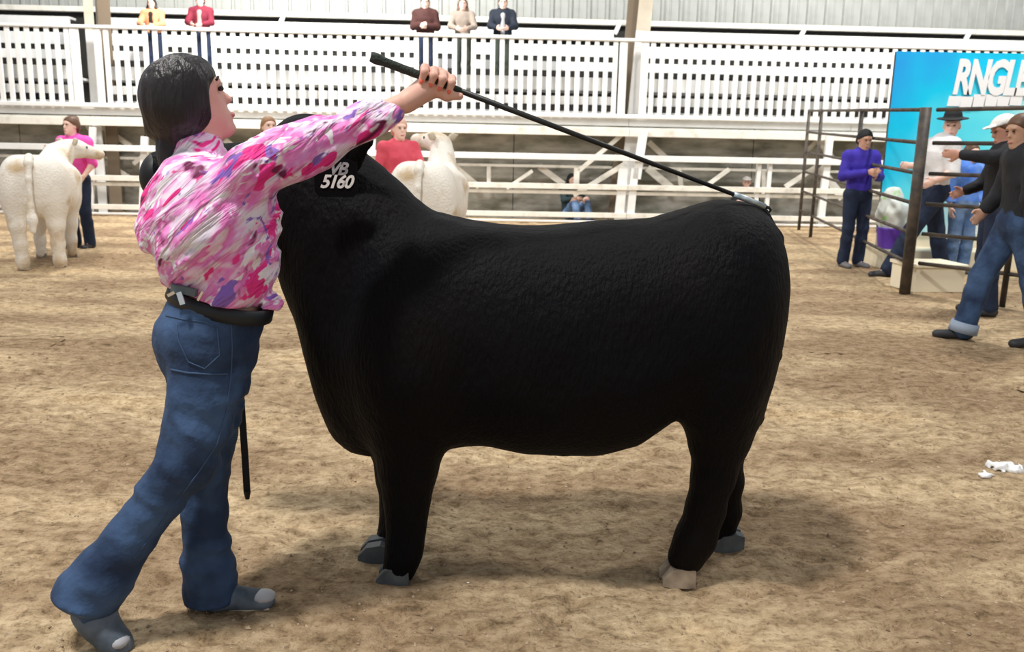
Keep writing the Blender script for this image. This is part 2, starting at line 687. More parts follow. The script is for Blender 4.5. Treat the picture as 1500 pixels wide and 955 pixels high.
# ---- grandstand of white planks
gs = empty('grandstand', BG_O, BG_A, label='white plank grandstand with tiered benches along the back of the arena', cat='grandstand')


def spans(v, gap=0.30, seg=3.05):
    """Plank lengths along the stand, left open where the columns pass."""
    edges = [U0] + sum([[c * (16.4 + v) / 16.65 - gap, c * (16.4 + v) / 16.65 + gap] for c in sorted(cols_u)], []) + [U1]
    out = []
    for a, b in zip(edges[::2], edges[1::2]):
        n = max(1, round((b - a) / seg))
        for k in range(n):
            out.append((a + (b - a) * k / n + 0.004, a + (b - a) * (k + 1) / n - 0.004))
    return out


def zrow(y, v):
    return UB(20, y, v)[1]


rows = [('top_bench', 22, 33.5, 2.45), ('bench_board', 45.5, 63, 1.95), ('bench_board', 71, 84.5, 1.40), ('floor_board', 94, 114, 0.42), ('skirt_board', 122.5, 135, 0.30), ('skirt_board', 145, 153, 0.22)]
for name, ya, yb, v in rows:
    z1, z0 = zrow(ya, v), zrow(yb, v)
    for a, b in spans(v):
        MB().bbox((a, v, z0), (b, v + 0.04, z1), 0.006).build(name, WHITE, gs)
    depth = 0.85 if name == 'floor_board' else 0.30
    if name != 'skirt_board':
        for a, b in spans(v):
            zz = z1 - (0.20 if name == 'floor_board' else 0.0)
            MB().bbox((a, v + 0.045, zz - 0.045), (b, v + depth, zz), 0.006).build('seat_plank' if 'bench' in name else 'walkway_plank', WHITE, gs)
Z_WALK = zrow(93, 0.42) - 0.20
# near-black sheet standing in for the shaded void behind the benches
MB().box((U0, 2.97, 0.0), (U1, 3.0, zrow(15, 2.97) + 0.02)).build('void_sheet', DARK_VOID, gs)
for px, py in ((413, 29), (1176, 47), (1416, 55), (905, 40)):
    uu, zz = UB(px, py, 2.75)
    MB().bar((uu - 0.06, 2.75, zz - 0.14), (uu + 0.06, 2.75, zz + 0.14), 0.09, 0.05, (1, 0, 0)).build('bracket', WHITE, gs)
# fascia at the front edge
for (ya, yb, v, m_) in ((153.5, 166, 0.10, WHITE), (170, 181.5, -0.03, WHITE_OLD)):
    z1, z0 = zrow(ya, v), zrow(yb, v)
    for k in range(9):
        a, b = U0 + (U1 - U0) * k / 9 + 0.004, U0 + (U1 - U0) * (k + 1) / 9 - 0.004
        MB().bbox((a, v, z0), (b, v + 0.07, z1), 0.008).build('fascia_board', m_, gs)
MB().bbox((U0, 0.05, zrow(170, 0.1)), (U1, 0.9, zrow(168, 0.1)), 0.004).build('deck', WHITE_OLD, gs)

# railing: each picket of its own
rl = empty('railing', BG_O, BG_A, label='white picket railing along the front of the grandstand', cat='railing')
z_top, z_bot = zrow(33.5, 0.0), zrow(153, 0.0)
du = (UB(1120, 60, 0)[0] - UB(20, 40, 0)[0]) / 78.0
MB().bbox((U0, -0.03, z_top - 0.060), (U1, 0.06, z_top), 0.012).build('top_rail', WHITE, rl)
MB().bbox((U0, -0.025, z_bot - 0.02), (U1, 0.055, z_bot + 0.06), 0.01).build('bottom_rail', WHITE, rl)
picket = None
ustart = UB(8.5, 40, 0)[0]
k = -30
while ustart + k * du < UB(1760, 60, 0)[0]:
    uu = ustart + k * du
    k += 1
    if any(abs(uu - c - 0.02) < 0.10 for c in cols_u):
        continue
    if picket is None:
        V, F = MB().bbox((z_bot + 0.04, 0.0, -0.044), (z_top - 0.05, 0.035, 0.044), 0.005).V, MB().bbox((0, 0, 0), (1, 1, 1)).F
        picket = obj('picket', [(c_, b_, a_) for a_, b_, c_ in V], [tuple(reversed(f)) for f in F], WHITE, rl)
        picket.location = (uu, 0, 0)
    else:
        p = picket.copy()
        p.location = (uu, 0, 0)
        col.objects.link(p)
for c in cols_u:
    for s in (-0.20, 0.24):
        MB().box((c + s - 0.05, -0.005, z_bot), (c + s + 0.05, 0.045, z_top - 0.04)).build('end_post', WHITE, rl)

# underframe of the stand: posts and diagonal braces
uf = empty('underframe', BG_O, BG_A, label='white diagonal braces and posts under the grandstand', cat='support frame')


def brace(x0, y0, x1, y1, w, v, m_=WHITE_OLD, t=0.05, name='brace'):
    a, b = UB(x0, y0, v), UB(x1, y1, v)
    MB().bar((a[0], v, a[1]), (b[0], v, b[1]), w, t, (0, 1, 0)).build(name, m_, uf)


def brc(x0, y0, x1, y1, wpx, v, m_=WHITE_OLD, name='brace'):
    a, b = UB(x0, y0, v), UB(x1, y1, v)
    A, B = Vector((a[0], v, a[1])), Vector((b[0], v, b[1]))
    MB().bar(A, B, 0.05, wpx / 77.0, (0, 1, 0)).build(name, m_, uf)


for a in ((128, 183, 148, 214, 7, 0.55), (150, 186, 192, 214, 7, 0.6), (146, 233, 192, 262, 7, 0.55), (196, 240, 226, 215, 6, 0.5),
          (662, 240, 702, 274, 8, 0.5), (716, 244, 716, 272, 6, 0.35), (780, 250, 742, 276, 5, 0.3), (790, 244, 826, 270, 9, 0.6),
          (920, 190, 848, 250, 6, 0.12), (845, 246, 844, 276, 8, 0.12), (916, 240, 840, 286, 7, 0.05), (948, 246, 984, 276, 11, 0.45), (950, 208, 976, 232, 8, 0.6), (918, 196, 910, 232, 9, 0.6),
          (994, 246, 998, 276, 7, 0.5), (1068, 248, 1032, 274, 6, 0.2), (1118, 250, 1118, 286, 6, 0.4), (1196, 198, 1222, 238, 10, 0.4), (1196, 244, 1150, 274, 7, 0.3), (1200, 246, 1234, 290, 12, 0.4), (1180, 222, 1204, 200, 6, 0.6),
          (330, 205, 372, 240, 8, 0.5), (430, 240, 470, 215, 8, 0.5), (20, 240, 60, 270, 8, 0.5), (540, 245, 575, 275, 8, 0.5)):
    brc(*a)
MB().bbox((U0, 0.5, UB(150, 233, 0.5)[1]), (U1, 0.56, UB(150, 229, 0.5)[1]), 0.004).build('stringer', WHITE_OLD, uf)

# arena fence in front of the stand
fn = empty('arena_fence', BG_O, BG_A, label='white board arena fence below the grandstand', cat='fence')
for ya, yb, v, m_ in ((212, 221, -0.14, WHITE), (256.5, 264.5, -0.12, WHITE_OLD), (266.5, 272, -0.06, WHITE_OLD), (299, 306.5, -0.12, WHITE_OLD), (311, 321, -0.14, WHITE)):
    z1, z0 = UB(150, ya, v)[1], UB(150, yb, v)[1]
    for k in range(9):
        a, b = U0 + (U1 - U0) * k / 9 + 0.004, U0 + (U1 - U0) * (k + 1) / 9 - 0.004
        MB().bbox((a, v - 0.02, max(z0, 0.02)), (b, v + 0.02, z1), 0.006).build('rail', m_, fn)
for (x0, y0, x1, y1, w, v) in ((943, 190, 932, 262, 12, -0.06), (913, 246, 906, 326, 13, -0.06), (930, 246, 922, 326, 11, -0.06), (136, 186, 133, 330, 8, -0.05), (212, 200, 210, 330, 9, -0.05), (546, 190, 540, 330, 10, -0.06), (1216, 196, 1200, 340, 10, -0.06), (1112, 240, 1104, 330, 6, -0.05), (1128, 240, 1120, 330, 6, -0.05)):
    a, b = UB(x0, y0, v), UB(x1, y1, v)
    MB().bar((a[0], v, a[1]), (b[0], v, max(0.0, b[1])), 0.08, w / 77.0, (0, 1, 0)).build('post', WHITE, fn)

# ================================================================== figures
def head_field(Fd, c, fw, lf, up, s=1.0, k=0.02):
    """Skull, jaw, nose, brow, lips and ears around centre c in the frame fw/lf/up."""
    fw, lf, up, c = [np.array(q, float) for q in (fw, lf, up, c)]
    R = np.stack([fw, lf, up], 1)

    def P(a, b, d):
        return c + (fw * a + lf * b + up * d) * s
    Fd.ell(P(-0.010, 0, 0.025), np.array((0.097, 0.077, 0.092)) * s, k, R)
    Fd.ell(P(0.018, 0, -0.045), np.array((0.068, 0.060, 0.072)) * s, k, R)
    Fd.ell(P(0.062, 0, -0.098), np.array((0.026, 0.030, 0.022)) * s, k, R)      # chin
    Fd.cone(P(0.082, 0, 0.012), P(0.100, 0, -0.026), 0.008 * s, 0.0115 * s, 0.012)  # nose
    Fd.ell(P(0.079, 0, 0.030), np.array((0.018, 0.052, 0.014)) * s, 0.014, R)   # brow
    Fd.ell(P(0.083, 0, -0.066), np.array((0.013, 0.024, 0.011)) * s, 0.008, R)  # lips
    for q in (-1, 1):
        Fd.ell(P(-0.005, q * 0.079, -0.010), np.array((0.020, 0.008, 0.032)) * s, 0.006, R)
        Fd.ell(P(0.088, q * 0.031, 0.010), np.array((0.012, 0.018, 0.011)) * s, 0.012, R, sub=True)
    return P, R


def hair_field(h, lo, hi, P, R, s, fw, up, style):
    H = Field(lo, hi, h)
    H.ell(P(-0.014, 0, 0.032), np.array((0.106, 0.089, 0.098)) * s, 0.01, R)
    H.ell(P(-0.045, 0, -0.02), np.array((0.072, 0.086, 0.085)) * s, 0.03, R)
    n = np.array(up, float) * 0.75 - np.array(fw, float) * 0.66
    H.clip(P(0.045, 0, 0.03), n)
    if style == 'long':
        for q in (-1, 1):
            H.chain([P(-0.03, q * 0.07, 0.0), P(-0.01, q * 0.085, -0.10), P(0.035, q * 0.075, -0.24)], [0.03 * s, 0.032 * s, 0.018 * s], 0.03)
        H.chain([P(-0.07, 0, 0), P(-0.085, 0, -0.22)], [0.06 * s, 0.045 * s], 0.03)
    elif style == 'bun':
        H.ell(P(-0.075, 0, 0.10), np.array((0.04, 0.04, 0.035)) * s, 0.02, R)
    elif style == 'tail':
        H.chain([P(-0.10, 0, 0.03), P(-0.135, 0, -0.03), P(-0.12, 0, -0.15)], [0.025 * s, 0.03 * s, 0.014 * s], 0.02)
    return H


def hand_field(Fd, wr, d, side, nrm, s=1.0, curl=0.5):
    """Palm and five fingers. d: along the hand; nrm: the way the palm faces; side: towards the thumb."""
    wr, d, side, nrm = [np.array(q, float) for q in (wr, d, side, nrm)]
    Rm = np.stack([d, side, nrm], 1)
    Fd.ell(wr + d * 0.048 * s, np.array((0.055, 0.042, 0.017)) * s, 0.015, Rm)
    for i, L in enumerate((0.070, 0.080, 0.075, 0.058)):
        b = wr + d * 0.085 * s + side * (0.030 - 0.020 * i) * s
        m = b + (d * (1 - 0.25 * curl) + nrm * 0.55 * curl) * L * 0.5 * s
        t = m + (d * (1 - 0.9 * curl) + nrm * 1.0 * curl) * L * 0.5 * s
        Fd.chain([b, m, t], [0.0100 * s, 0.0095 * s, 0.0080 * s], 0.004)
    b = wr + d * 0.025 * s + side * 0.034 * s
    m = b + (d * 0.75 + side * 0.6 + nrm * 0.2) * 0.04 * s
    t = m + (d * 0.95 + side * 0.1 + nrm * 0.4) * 0.032 * s
    Fd.chain([b, m, t], [0.0130 * s, 0.0115 * s, 0.0090 * s], 0.008)


J0 = {'pelvis': (0, 0, 0.93), 'waist': (0, 0, 1.06), 'chest': (0.0, 0, 1.27), 'neck': (-0.005, 0, 1.42), 'head': (0.03, 0, 1.575),
      'sh': (-0.01, 0.175, 1.375), 'el': (-0.03, 0.235, 1.10), 'wr': (0.07, 0.245, 0.87), 'hip': (0, 0.088, 0.90), 'kn': (0.02, 0.10, 0.49), 'an': (-0.02, 0.105, 0.085), 'toe': (0.15, 0.125, 0.03)}


def unit(v):
    v = np.array(v, float)
    return v / max(np.linalg.norm(v), 1e-9)


def person(label, base, heading, h=1.70, top=None, pants=None, hair=None, style='short', shoes=None, over=None, skin=SKIN_PALE, sleeve='long', hat=None,
           fw=(1, 0, 0), girth=1.0, group=None, vest=None, vox=0.012, curl=0.5, cuff=None, inner=None):
    """A clothed standing or seated figure. over: joints in the figure's own frame (x forward, y to its left) with suffix L or R."""
    s = h / 1.70
    J = {}
    for k_, v_ in J0.items():
        if k_ in ('sh', 'el', 'wr', 'hip', 'kn', 'an', 'toe'):
            J[k_ + 'L'] = v_
            J[k_ + 'R'] = (v_[0], -v_[1], v_[2])
        else:
            J[k_] = v_
    J.update(over or {})
    J = {k_: np.array(v_, float) * s for k_, v_ in J.items()}
    pts = np.array(list(J.values()))
    lo, hi = pts.min(0) - 0.24 * s, pts.max(0) + 0.26 * s
    lo[2] = min(J['anL'][2], J['anR'][2], J['toeL'][2], J['toeR'][2]) - 0.11 * s
    fwd = unit(fw)
    lf = unit(np.cross((0, 0, 1), fwd))
    up = np.cross(fwd, lf)
    X = (1, 0, 0)
    g = girth * s

    # ---- continuous body
    B = Field(lo, hi, vox)

    def torso(Fd, e, k=0.05, low=True):
        if low:
            Fd.cone(J['pelvis'], J['waist'], 0.150 * g + e, 0.130 * g + e, k, (X, 0.74))
        Fd.cone(J['waist'], J['chest'], 0.135 * g + e, 0.160 * g + e, k, (X, 0.70))
        mid = J['chest'] * 0.35 + J['neck'] * 0.65
        Fd.cone(J['chest'], mid, 0.160 * g + e, 0.110 * g + e, k, (X, 0.68))
        for q in 'LR':
            Fd.cone(mid, J['sh' + q], 0.085 * g + e, 0.062 * g + e, k)

    def arm(Fd, q, e, t0=0.0, t1=1.0, k=0.03):
        Fd.cone(J['sh' + q], J['el' + q], 0.058 * g + e, 0.046 * g + e, k)
        if t1 > 0.02:
            w = J['el' + q] + (J['wr' + q] - J['el' + q]) * t1
            Fd.cone(J['el' + q], w, 0.046 * g + e, (0.046 - 0.016 * t1) * g + e * 1.2, k)

    def leg(Fd, q, e, flare=0.0, k=0.03):
        Fd.cone(J['hip' + q], J['kn' + q], 0.088 * g + e, 0.058 * g + e, k)
        c = J['kn' + q] * 0.65 + J['an' + q] * 0.35
        Fd.cone(J['kn' + q], c, 0.058 * g + e, 0.056 * g + e, k)
        Fd.cone(c, J['an' + q], 0.056 * g + e, 0.040 * g + e + flare, k)
    torso(B, -0.004)
    for q in 'LR':
        arm(B, q, -0.003)
        leg(B, q, -0.004)
        B.cone(J['an' + q], J['toe' + q] * 0.8 + J['an' + q] * 0.2 * np.array((1, 1, 0.2)), 0.030 * s, 0.016 * s, 0.02)
        d = unit(J['wr' + q] - J['el' + q])
        sd = unit(np.cross(d, (0, (1 if q == 'L' else -1), 0)))
        nr = unit(np.cross(sd, d)) * (1 if q == 'L' else 1)
        inward = np.array((0, -1 if q == 'L' else 1, 0.0))
        nr = unit(inward - d * (inward @ d) + 1e-4)
        sd = unit(np.array((1, 0, 0)) - d * d[0] - nr * nr[0] + 1e-4)
        hand_field(B, J['wr' + q], d, sd, nr, s, curl)
    B.cone(J['neck'] - np.array((0, 0, 0.03)), J['head'] - up * 0.04 * s, 0.060 * s, 0.054 * s, 0.03)
    P, R = head_field(B, J['head'], fwd, lf, up, s)
    body = B.build('person', skin)
    body.location = base
    body.rotation_euler = (0, 0, heading)
    tag(body, label, 'person', group)
    e = MB()
    for q in (-1, 1):
        e = MB()
        e.ell(P(0.086, q * 0.031, 0.010), (0.009 * s, 0.012 * s, 0.007 * s), 8, 6, Matrix(R.tolist()))
        e.build('eye', EYE, body, True)
    MB().ell(P(0.090, 0, -0.066), (0.008 * s, 0.024 * s, 0.007 * s), 8, 6, Matrix(R.tolist())).build('mouth', LIPS, body, True)
    # ---- hair and hat
    if hair is not None:
        H = hair_field(vox, lo, hi, P, R, s, fwd, up, style)
        H.build('hair', hair, body)
    if hat is not None:
        kind, hm = hat
        T = Field(lo - 0.1, hi + 0.1, vox)
        T.ell(P(-0.012, 0, 0.045), np.array((0.110, 0.093, 0.090)) * s, 0.01, R)
        T.clip(P(0, 0, 0.055), up)
        if kind == 'cap':
            T.ell(P(0.105, 0, 0.060), np.array((0.065, 0.070, 0.011)) * s, 0.012, R)
        else:
            T.ell(P(0.0, 0, 0.075), np.array((0.19, 0.16, 0.016)) * s, 0.012, R)
            T.ell(P(-0.01, 0, 0.11), np.array((0.105, 0.088, 0.075)) * s, 0.015, R)
        T.build('hat' if kind != 'cap' else 'cap', hm, body)
    # ---- clothes
    if top is not None:
        S = Field(lo, hi, vox)
        torso(S, 0.012)
        for q in 'LR':
            arm(S, q, 0.012, 0, 0.9 if sleeve == 'long' else 0.0)
            if sleeve == 'short':
                pass
        S.cone(J['neck'] - np.array((0, 0, 0.02)), J['neck'] + np.array((0.0, 0, 0.015)) * s, 0.070 * s, 0.066 * s, 0.02)
        hem = J['pelvis'] + (J['waist'] - J['pelvis']) * 0.12
        S.clip(hem, J['waist'] - J['pelvis'])
        S.warp(lambda x, y, z: 0.012 * (vnoise(x * 16, y * 16, z * 9, 5) - 0.5) + 0.006 * (vnoise(x * 34, y * 34, z * 20, 6) - 0.5))
        S.build('jacket' if vest or inner else 'shirt', top, body)
    if inner is not None:
        S = Field(lo, hi, vox)
        S.cone(J['waist'] - np.array((0, 0, 0.08)) + np.array((0.055, 0, 0)), J['chest'] + np.array((0.062, 0, 0.06)), 0.06 * g, 0.062 * g, 0.02, (X, 1.25))
        S.build('undershirt', inner, body)
    if pants is not None:
        S = Field(lo, hi, vox)
        S.cone(J['pelvis'], J['waist'], 0.152 * g + 0.006, 0.128 * g + 0.006, 0.05, (X, 0.76))
        for q in 'LR':
            leg(S, q, 0.012, 0.022)
        S.clip(J['waist'], J['pelvis'] - J['waist'])
        S.warp(lambda x, y, z: 0.010 * (vnoise(x * 18, y * 18, z * 12, 9) - 0.5))
        S.build('jeans', pants, body)
        if cuff is not None:
            for q in 'LR':
                d = unit(J['an' + q] - J['kn' + q])
                a = J['an' + q]
                MB().tube([a - d * 0.05 * s, a + d * 0.03], [0.100 * s, 0.106 * s], 16).build('trouser_cuff', cuff, body, True)
    if shoes is not None:
        for q in 'LR':
            a, t = J['an' + q], J['toe' + q]
            S = Field(np.minimum(a, t) - 0.12, np.maximum(a, t) + 0.12, vox * 0.8)
            heel = a + np.array((-0.025, 0, -0.04)) * s
            d = unit((t - heel) * np.array((1, 1, 0.6)))
            S.cone(a, heel, 0.047 * s, 0.046 * s, 0.02)
            S.cone(heel, t, 0.046 * s, 0.040 * s, 0.03, ((0, 0, 1), 0.85))
            zf = min(heel[2], t[2]) - 0.032 * s
            S.build('shoe', shoes, body)
    return body


# ---- cattle
PX = [-0.80, -0.785, -0.75, -0.68, -0.55, -0.35, 0.0, 0.30, 0.48, 0.60, 0.70, 0.80, 0.88, 0.92]
PT = [0.98, 1.10, 1.17, 1.22, 1.245, 1.23, 1.20, 1.20, 1.23, 1.27, 1.32, 1.36, 1.36, 1.28]
PB = [0.92, 0.78, 0.68, 0.60, 0.56, 0.57, 0.52, 0.52, 0.47, 0.52, 0.66, 0.86, 1.00, 1.16]
PW = [0.05, 0.19, 0.255, 0.30, 0.325, 0.315, 0.34, 0.32, 0.27, 0.215, 0.165, 0.13, 0.11, 0.05]


def trunk(Fd, xs, zt, zb, w, p=2.35, k=0.02, yc=0.0):
    def fn(x, y, z):
        q = x.ravel()
        sh = x.shape
        t, b, ww = [catmull(xs, a, q).reshape(sh) for a in (zt, zb, w)]
        c, hh = (t + b) / 2, np.maximum((t - b) / 2, 0.01)
        ww = np.maximum(ww, 0.01)
        d = ((np.abs(y - yc) / ww) ** p + (np.abs(z - c) / hh) ** p) ** (1 / p)
        d = (d - 1) * np.minimum(ww, hh)
        out = np.maximum(xs[0] - x, x - xs[-1])
        return np.maximum(d, out + 0 * d)
    m = max(w)
    return Fd.put(fn, (xs[0], yc - m, min(zb)), (xs[-1], yc + m, max(zt)), k)


def hoof(parent, c, fwd, s=1.0, m=None, z0=0.0):
    """Cloven hoof: two claws side by side."""
    c, fwd = Vector(c), Vector(fwd).normalized()
    lf = Vector((0, 0, 1)).cross(fwd)
    b = MB()
    for q in (-1, 1):
        pr = []
        for (f, hgt, wd) in ((-0.050, 0.060, 0.024), (-0.02, 0.070, 0.030), (0.03, 0.060, 0.029), (0.062, 0.022, 0.018)):
            o = c + fwd * f * s + lf * (q * 0.031 * s)
            pr.append([o + lf * wd * s + Vector((0, 0, -c.z + z0)), o - lf * wd * s + Vector((0, 0, -c.z + z0)),
                       o - lf * wd * 0.75 * s + Vector((0, 0, -c.z + z0 + hgt * s)), o + lf * wd * 0.75 * s + Vector((0, 0, -c.z + z0 + hgt * s))])
        V = sum(pr, [])
        F = []
        for i in range(3):
            for k_ in range(4):
                k2 = (k_ + 1) % 4
                F.append((i * 4 + k_, i * 4 + k2, i * 4 + 4 + k2, i * 4 + 4 + k_))
        F += [(3, 2, 1, 0), (12, 13, 14, 15)]
        b.add(V, F)
    return b.build('hoof', m, parent, False)


def white_cow(label, base, heading, s, head_c, head_dir, coat, leg_shift=(0, 0, 0, 0), group=None):
    """A show calf in its own frame: x forward, y left."""
    Fd = Field((-1.0, -0.6, 0.0), (1.45, 0.6, 1.75), 0.015)
    trunk(Fd, PX, PT, PB, PW, 2.5)
    # hindquarters
    for q in (-1, 1):
        Fd.ell((-0.60, q * 0.17, 0.88), (0.20, 0.165, 0.34), 0.06)
        hx = -0.60 + leg_shift[0 if q > 0 else 1]
        Fd.chain([(-0.60, q * 0.18, 0.75), (hx - 0.04, q * 0.185, 0.50), (hx + 0.00, q * 0.18, 0.28), (hx + 0.03, q * 0.18, 0.10), (hx + 0.05, q * 0.18, 0.05)], [0.15, 0.085, 0.066, 0.062, 0.06], 0.05)
        fx = 0.40 + leg_shift[2 if q > 0 else 3]
        Fd.chain([(0.42, q * 0.17, 0.72), (fx, q * 0.17, 0.42), (fx, q * 0.17, 0.22), (fx, q * 0.17, 0.06)], [0.13, 0.080, 0.058, 0.058], 0.05)
        Fd.cone((0.40, q * 0.20, 0.95), (0.44, q * 0.17, 0.70), 0.14, 0.12, 0.08)
    # cleft between the hind legs
    Fd.cone((-0.86, 0, 1.02), (-0.83, 0, 0.55), 0.035, 0.06, 0.05, sub=True)
    # neck and head
    hc, hd = np.array(head_c, float), unit(head_dir)
    lf = unit(np.cross((0, 0, 1), hd))
    up = np.cross(hd, lf)
    R = np.stack([hd, lf, up], 1)
    Fd.cone((0.62, 0, 1.02), hc - hd * 0.10 - up * 0.02, 0.17, 0.115, 0.08)
    Fd.ell(hc, (0.14, 0.115, 0.115), 0.05, R)
    Fd.cone(hc + hd * 0.05, hc + hd * 0.30 - up * 0.03, 0.095, 0.070, 0.05)
    Fd.ell(hc + hd * 0.33 - up * 0.03, (0.045, 0.072, 0.055), 0.03, R)
    body = Fd.build('calf', coat)
    body.location = base
    body.rotation_euler = (0, 0, heading)
    tag(body, label, 'calf', group)
    ear_m = MATS['cream_ear']
    for q in (-1, 1):
        E = Field(hc - 0.5, hc + 0.5, 0.010)
        a = hc - hd * 0.08 + lf * q * 0.09 + up * 0.05
        bq = a + lf * q * 0.15 + up * 0.05 - hd * 0.02
        E.cone(a, (a + bq) / 2, 0.022, 0.045, 0.02, (hd, 0.45))
        E.cone((a + bq) / 2, bq, 0.045, 0.012, 0.02, (hd, 0.45))
        E.build('ear', ear_m, body)
        MB().ell(hc + hd * 0.10 + lf * q * 0.098 + up * 0.03, (0.018, 0.012, 0.016), 8, 6).build('eye', EYE, body, True)
        hx = -0.60 + leg_shift[0 if q > 0 else 1]
        fx = 0.40 + leg_shift[2 if q > 0 else 3]
        hoof(body, (hx + 0.06, q * 0.18, 0.05), (1, 0, 0), 1.0, HOOF_TAN)
        hoof(body, (fx + 0.01, q * 0.17, 0.05), (1, 0, 0), 1.0, HOOF_TAN)
    MB().ell(hc + hd * 0.365 - up * 0.03, (0.02, 0.055, 0.04), 10, 7, Matrix(R.tolist())).build('nose', MATS['cream_nose'], body, True)
    T = Field((-1.0, -0.2, 0.3), (-0.6, 0.2, 1.4), 0.012)
    T.chain([(-0.72, 0, 1.22), (-0.80, 0, 1.16), (-0.845, 0, 1.00), (-0.85, 0, 0.72), (-0.855, 0, 0.56)], [0.045, 0.04, 0.03, 0.028, 0.05], 0.03)
    T.cone((-0.855, 0, 0.58), (-0.86, 0, 0.45), 0.05, 0.03, 0.03)
    T.build('tail', coat, body)
    body.scale = (s, s, s)
    return body


HOOF_TAN = mat('tan_hoof', (0.20, 0.15, 0.11), 0.6, c2=(0.46, 0.37, 0.27), scale=12)
HOOF_DARK = mat('grey_hoof', (0.055, 0.065, 0.075), 0.5, c2=(0.10, 0.11, 0.12), scale=14)
mat('cream_ear', (0.55, 0.48, 0.38), 0.9)
mat('cream_nose', (0.55, 0.40, 0.33), 0.5)


def rebase(root, loc):
    """Put a world-built thing's origin at its base."""
    T = Matrix.Translation(-Vector(loc))
    todo = [root]
    while todo:
        o = todo.pop()
        if o is not root and (o.location.length > 1e-6):
            o.location = o.location - Vector(loc)      # placed lettering
            continue
        if o.type == 'MESH':
            o.data.transform(T)
        todo += [c for c in bpy.data.objects if c.parent == o]
    root.location = loc


# ================================================================== the black steer
YC = 2.74
COAT = bpy.data.materials.new('black_coat')
COAT.use_nodes = True
nt = COAT.node_tree
b = nt.nodes['Principled BSDF']
b.inputs['Roughness'].default_value = 0.62
b.inputs['Specular IOR Level'].default_value = 0.10
b.inputs['Sheen Weight'].default_value = 0.0
tc = nt.nodes.new('ShaderNodeTexCoord')
n1 = nt.nodes.new('ShaderNodeTexNoise')
n1.inputs['Scale'].default_value = 2.2
n1.inputs['Detail'].default_value = 5
nt.links.new(tc.outputs['Object'], n1.inputs['Vector'])
r1 = nt.nodes.new('ShaderNodeValToRGB')
r1.color_ramp.elements[0].position = 0.35
r1.color_ramp.elements[0].color = (0.0020, 0.0025, 0.0044, 1)
r1.color_ramp.elements[1].position = 0.70
r1.color_ramp.elements[1].color = (0.0048, 0.0034, 0.0034, 1)
nt.links.new(n1.outputs['Fac'], r1.inputs['Fac'])
nt.links.new(r1.outputs[0], b.inputs['Base Color'])
mp = nt.nodes.new('ShaderNodeMapping')
mp.inputs['Scale'].default_value = (90, 90, 26)
nt.links.new(tc.outputs['Object'], mp.inputs[0])
n2 = nt.nodes.new('ShaderNodeTexNoise')
n2.inputs['Scale'].default_value = 1.0
n2.inputs['Detail'].default_value = 4
nt.links.new(mp.outputs[0], n2.inputs['Vector'])
bp = nt.nodes.new('ShaderNodeBump')
bp.inputs['Strength'].default_value = 0.7
bp.inputs['Distance'].default_value = 0.012
nt.links.new(n2.outputs['Fac'], bp.inputs['Height'])
nt.links.new(bp.outputs[0], b.inputs['Normal'])


def prof(tab, Y):
    """Pixel table (x, top, bottom, half width in metres) of a side view on the plane Y -> world tables."""
    xs, zt, zb, w = [], [], [], []
    for px, yt, yb, ww in tab:
        a, c = U(px, yt, Y), U(px, yb, Y)
        xs.append((a.x + c.x) / 2)
        zt.append(a.z)
        zb.append(c.z)
        w.append(ww)
    o = np.argsort(xs)
    return [list(np.array(q)[o]) for q in (xs, zt, zb, w)]


def XZ(px, py, Y):
    p = U(px, py, Y)
    return (p.x, p.y, p.z)


steer_tab = [(404, 315, 368, 0.02), (410, 262, 410, 0.085), (420, 222, 440, 0.115), (434, 205, 472, 0.135), (450, 198, 535, 0.150), (470, 204, 607, 0.165), (495, 222, 643, 0.180),
             (524, 248, 660, 0.200), (552, 266, 664, 0.225), (585, 286, 662, 0.255), (620, 305, 658, 0.280), (660, 317, 648, 0.300), (700, 325, 643, 0.312), (780, 331, 655, 0.330), (860, 326, 657, 0.335),
             (930, 320, 645, 0.325), (975, 311, 616, 0.315), (1000, 304, 600, 0.310), (1050, 293, 606, 0.300), (1082, 297, 610, 0.280), (1106, 312, 596, 0.245), (1122, 332, 560, 0.205), (1134, 362, 510, 0.155), (1142, 405, 465, 0.08), (1145, 428, 440, 0.03)]
xs, zt, zb, ww = prof(steer_tab, YC)
p0, p1 = U(190, 900, YC), U(1175, 100, YC)
SF = Field((p0.x - 0.05, YC - 0.46, -0.02), (p1.x + 0.05, YC + 0.46, 1.62), 0.0115)
trunk(SF, xs, zt, zb, ww, 2.30, yc=YC)
NF, NH = 2.585, 2.62           # near hooves
FFY, FHY = 2.80, 2.88          # far hooves
# shoulder, elbow and thigh muscle
for y_, q in ((YC - 0.17, 1), (YC + 0.17, 1)):
    SF.ell(XZ(600, 520, y_), (0.17, 0.15, 0.27), 0.09)
    SF.ell(XZ(1055, 470, y_), (0.15, 0.13, 0.27), 0.08)
    SF.ell(XZ(1060, 570, y_), (0.10, 0.11, 0.15), 0.07)


def leg_chain(tab, y0, y1):
    n = len(tab) - 1
    pts, rad = [], []
    for i, (px, py, r) in enumerate(tab):
        y = y0 + (y1 - y0) * min(1.0, i / max(1, n - 1))
        pts.append(XZ(px, py, y))
        rad.append(r)
    SF.chain(pts, rad, 0.045)
    return pts


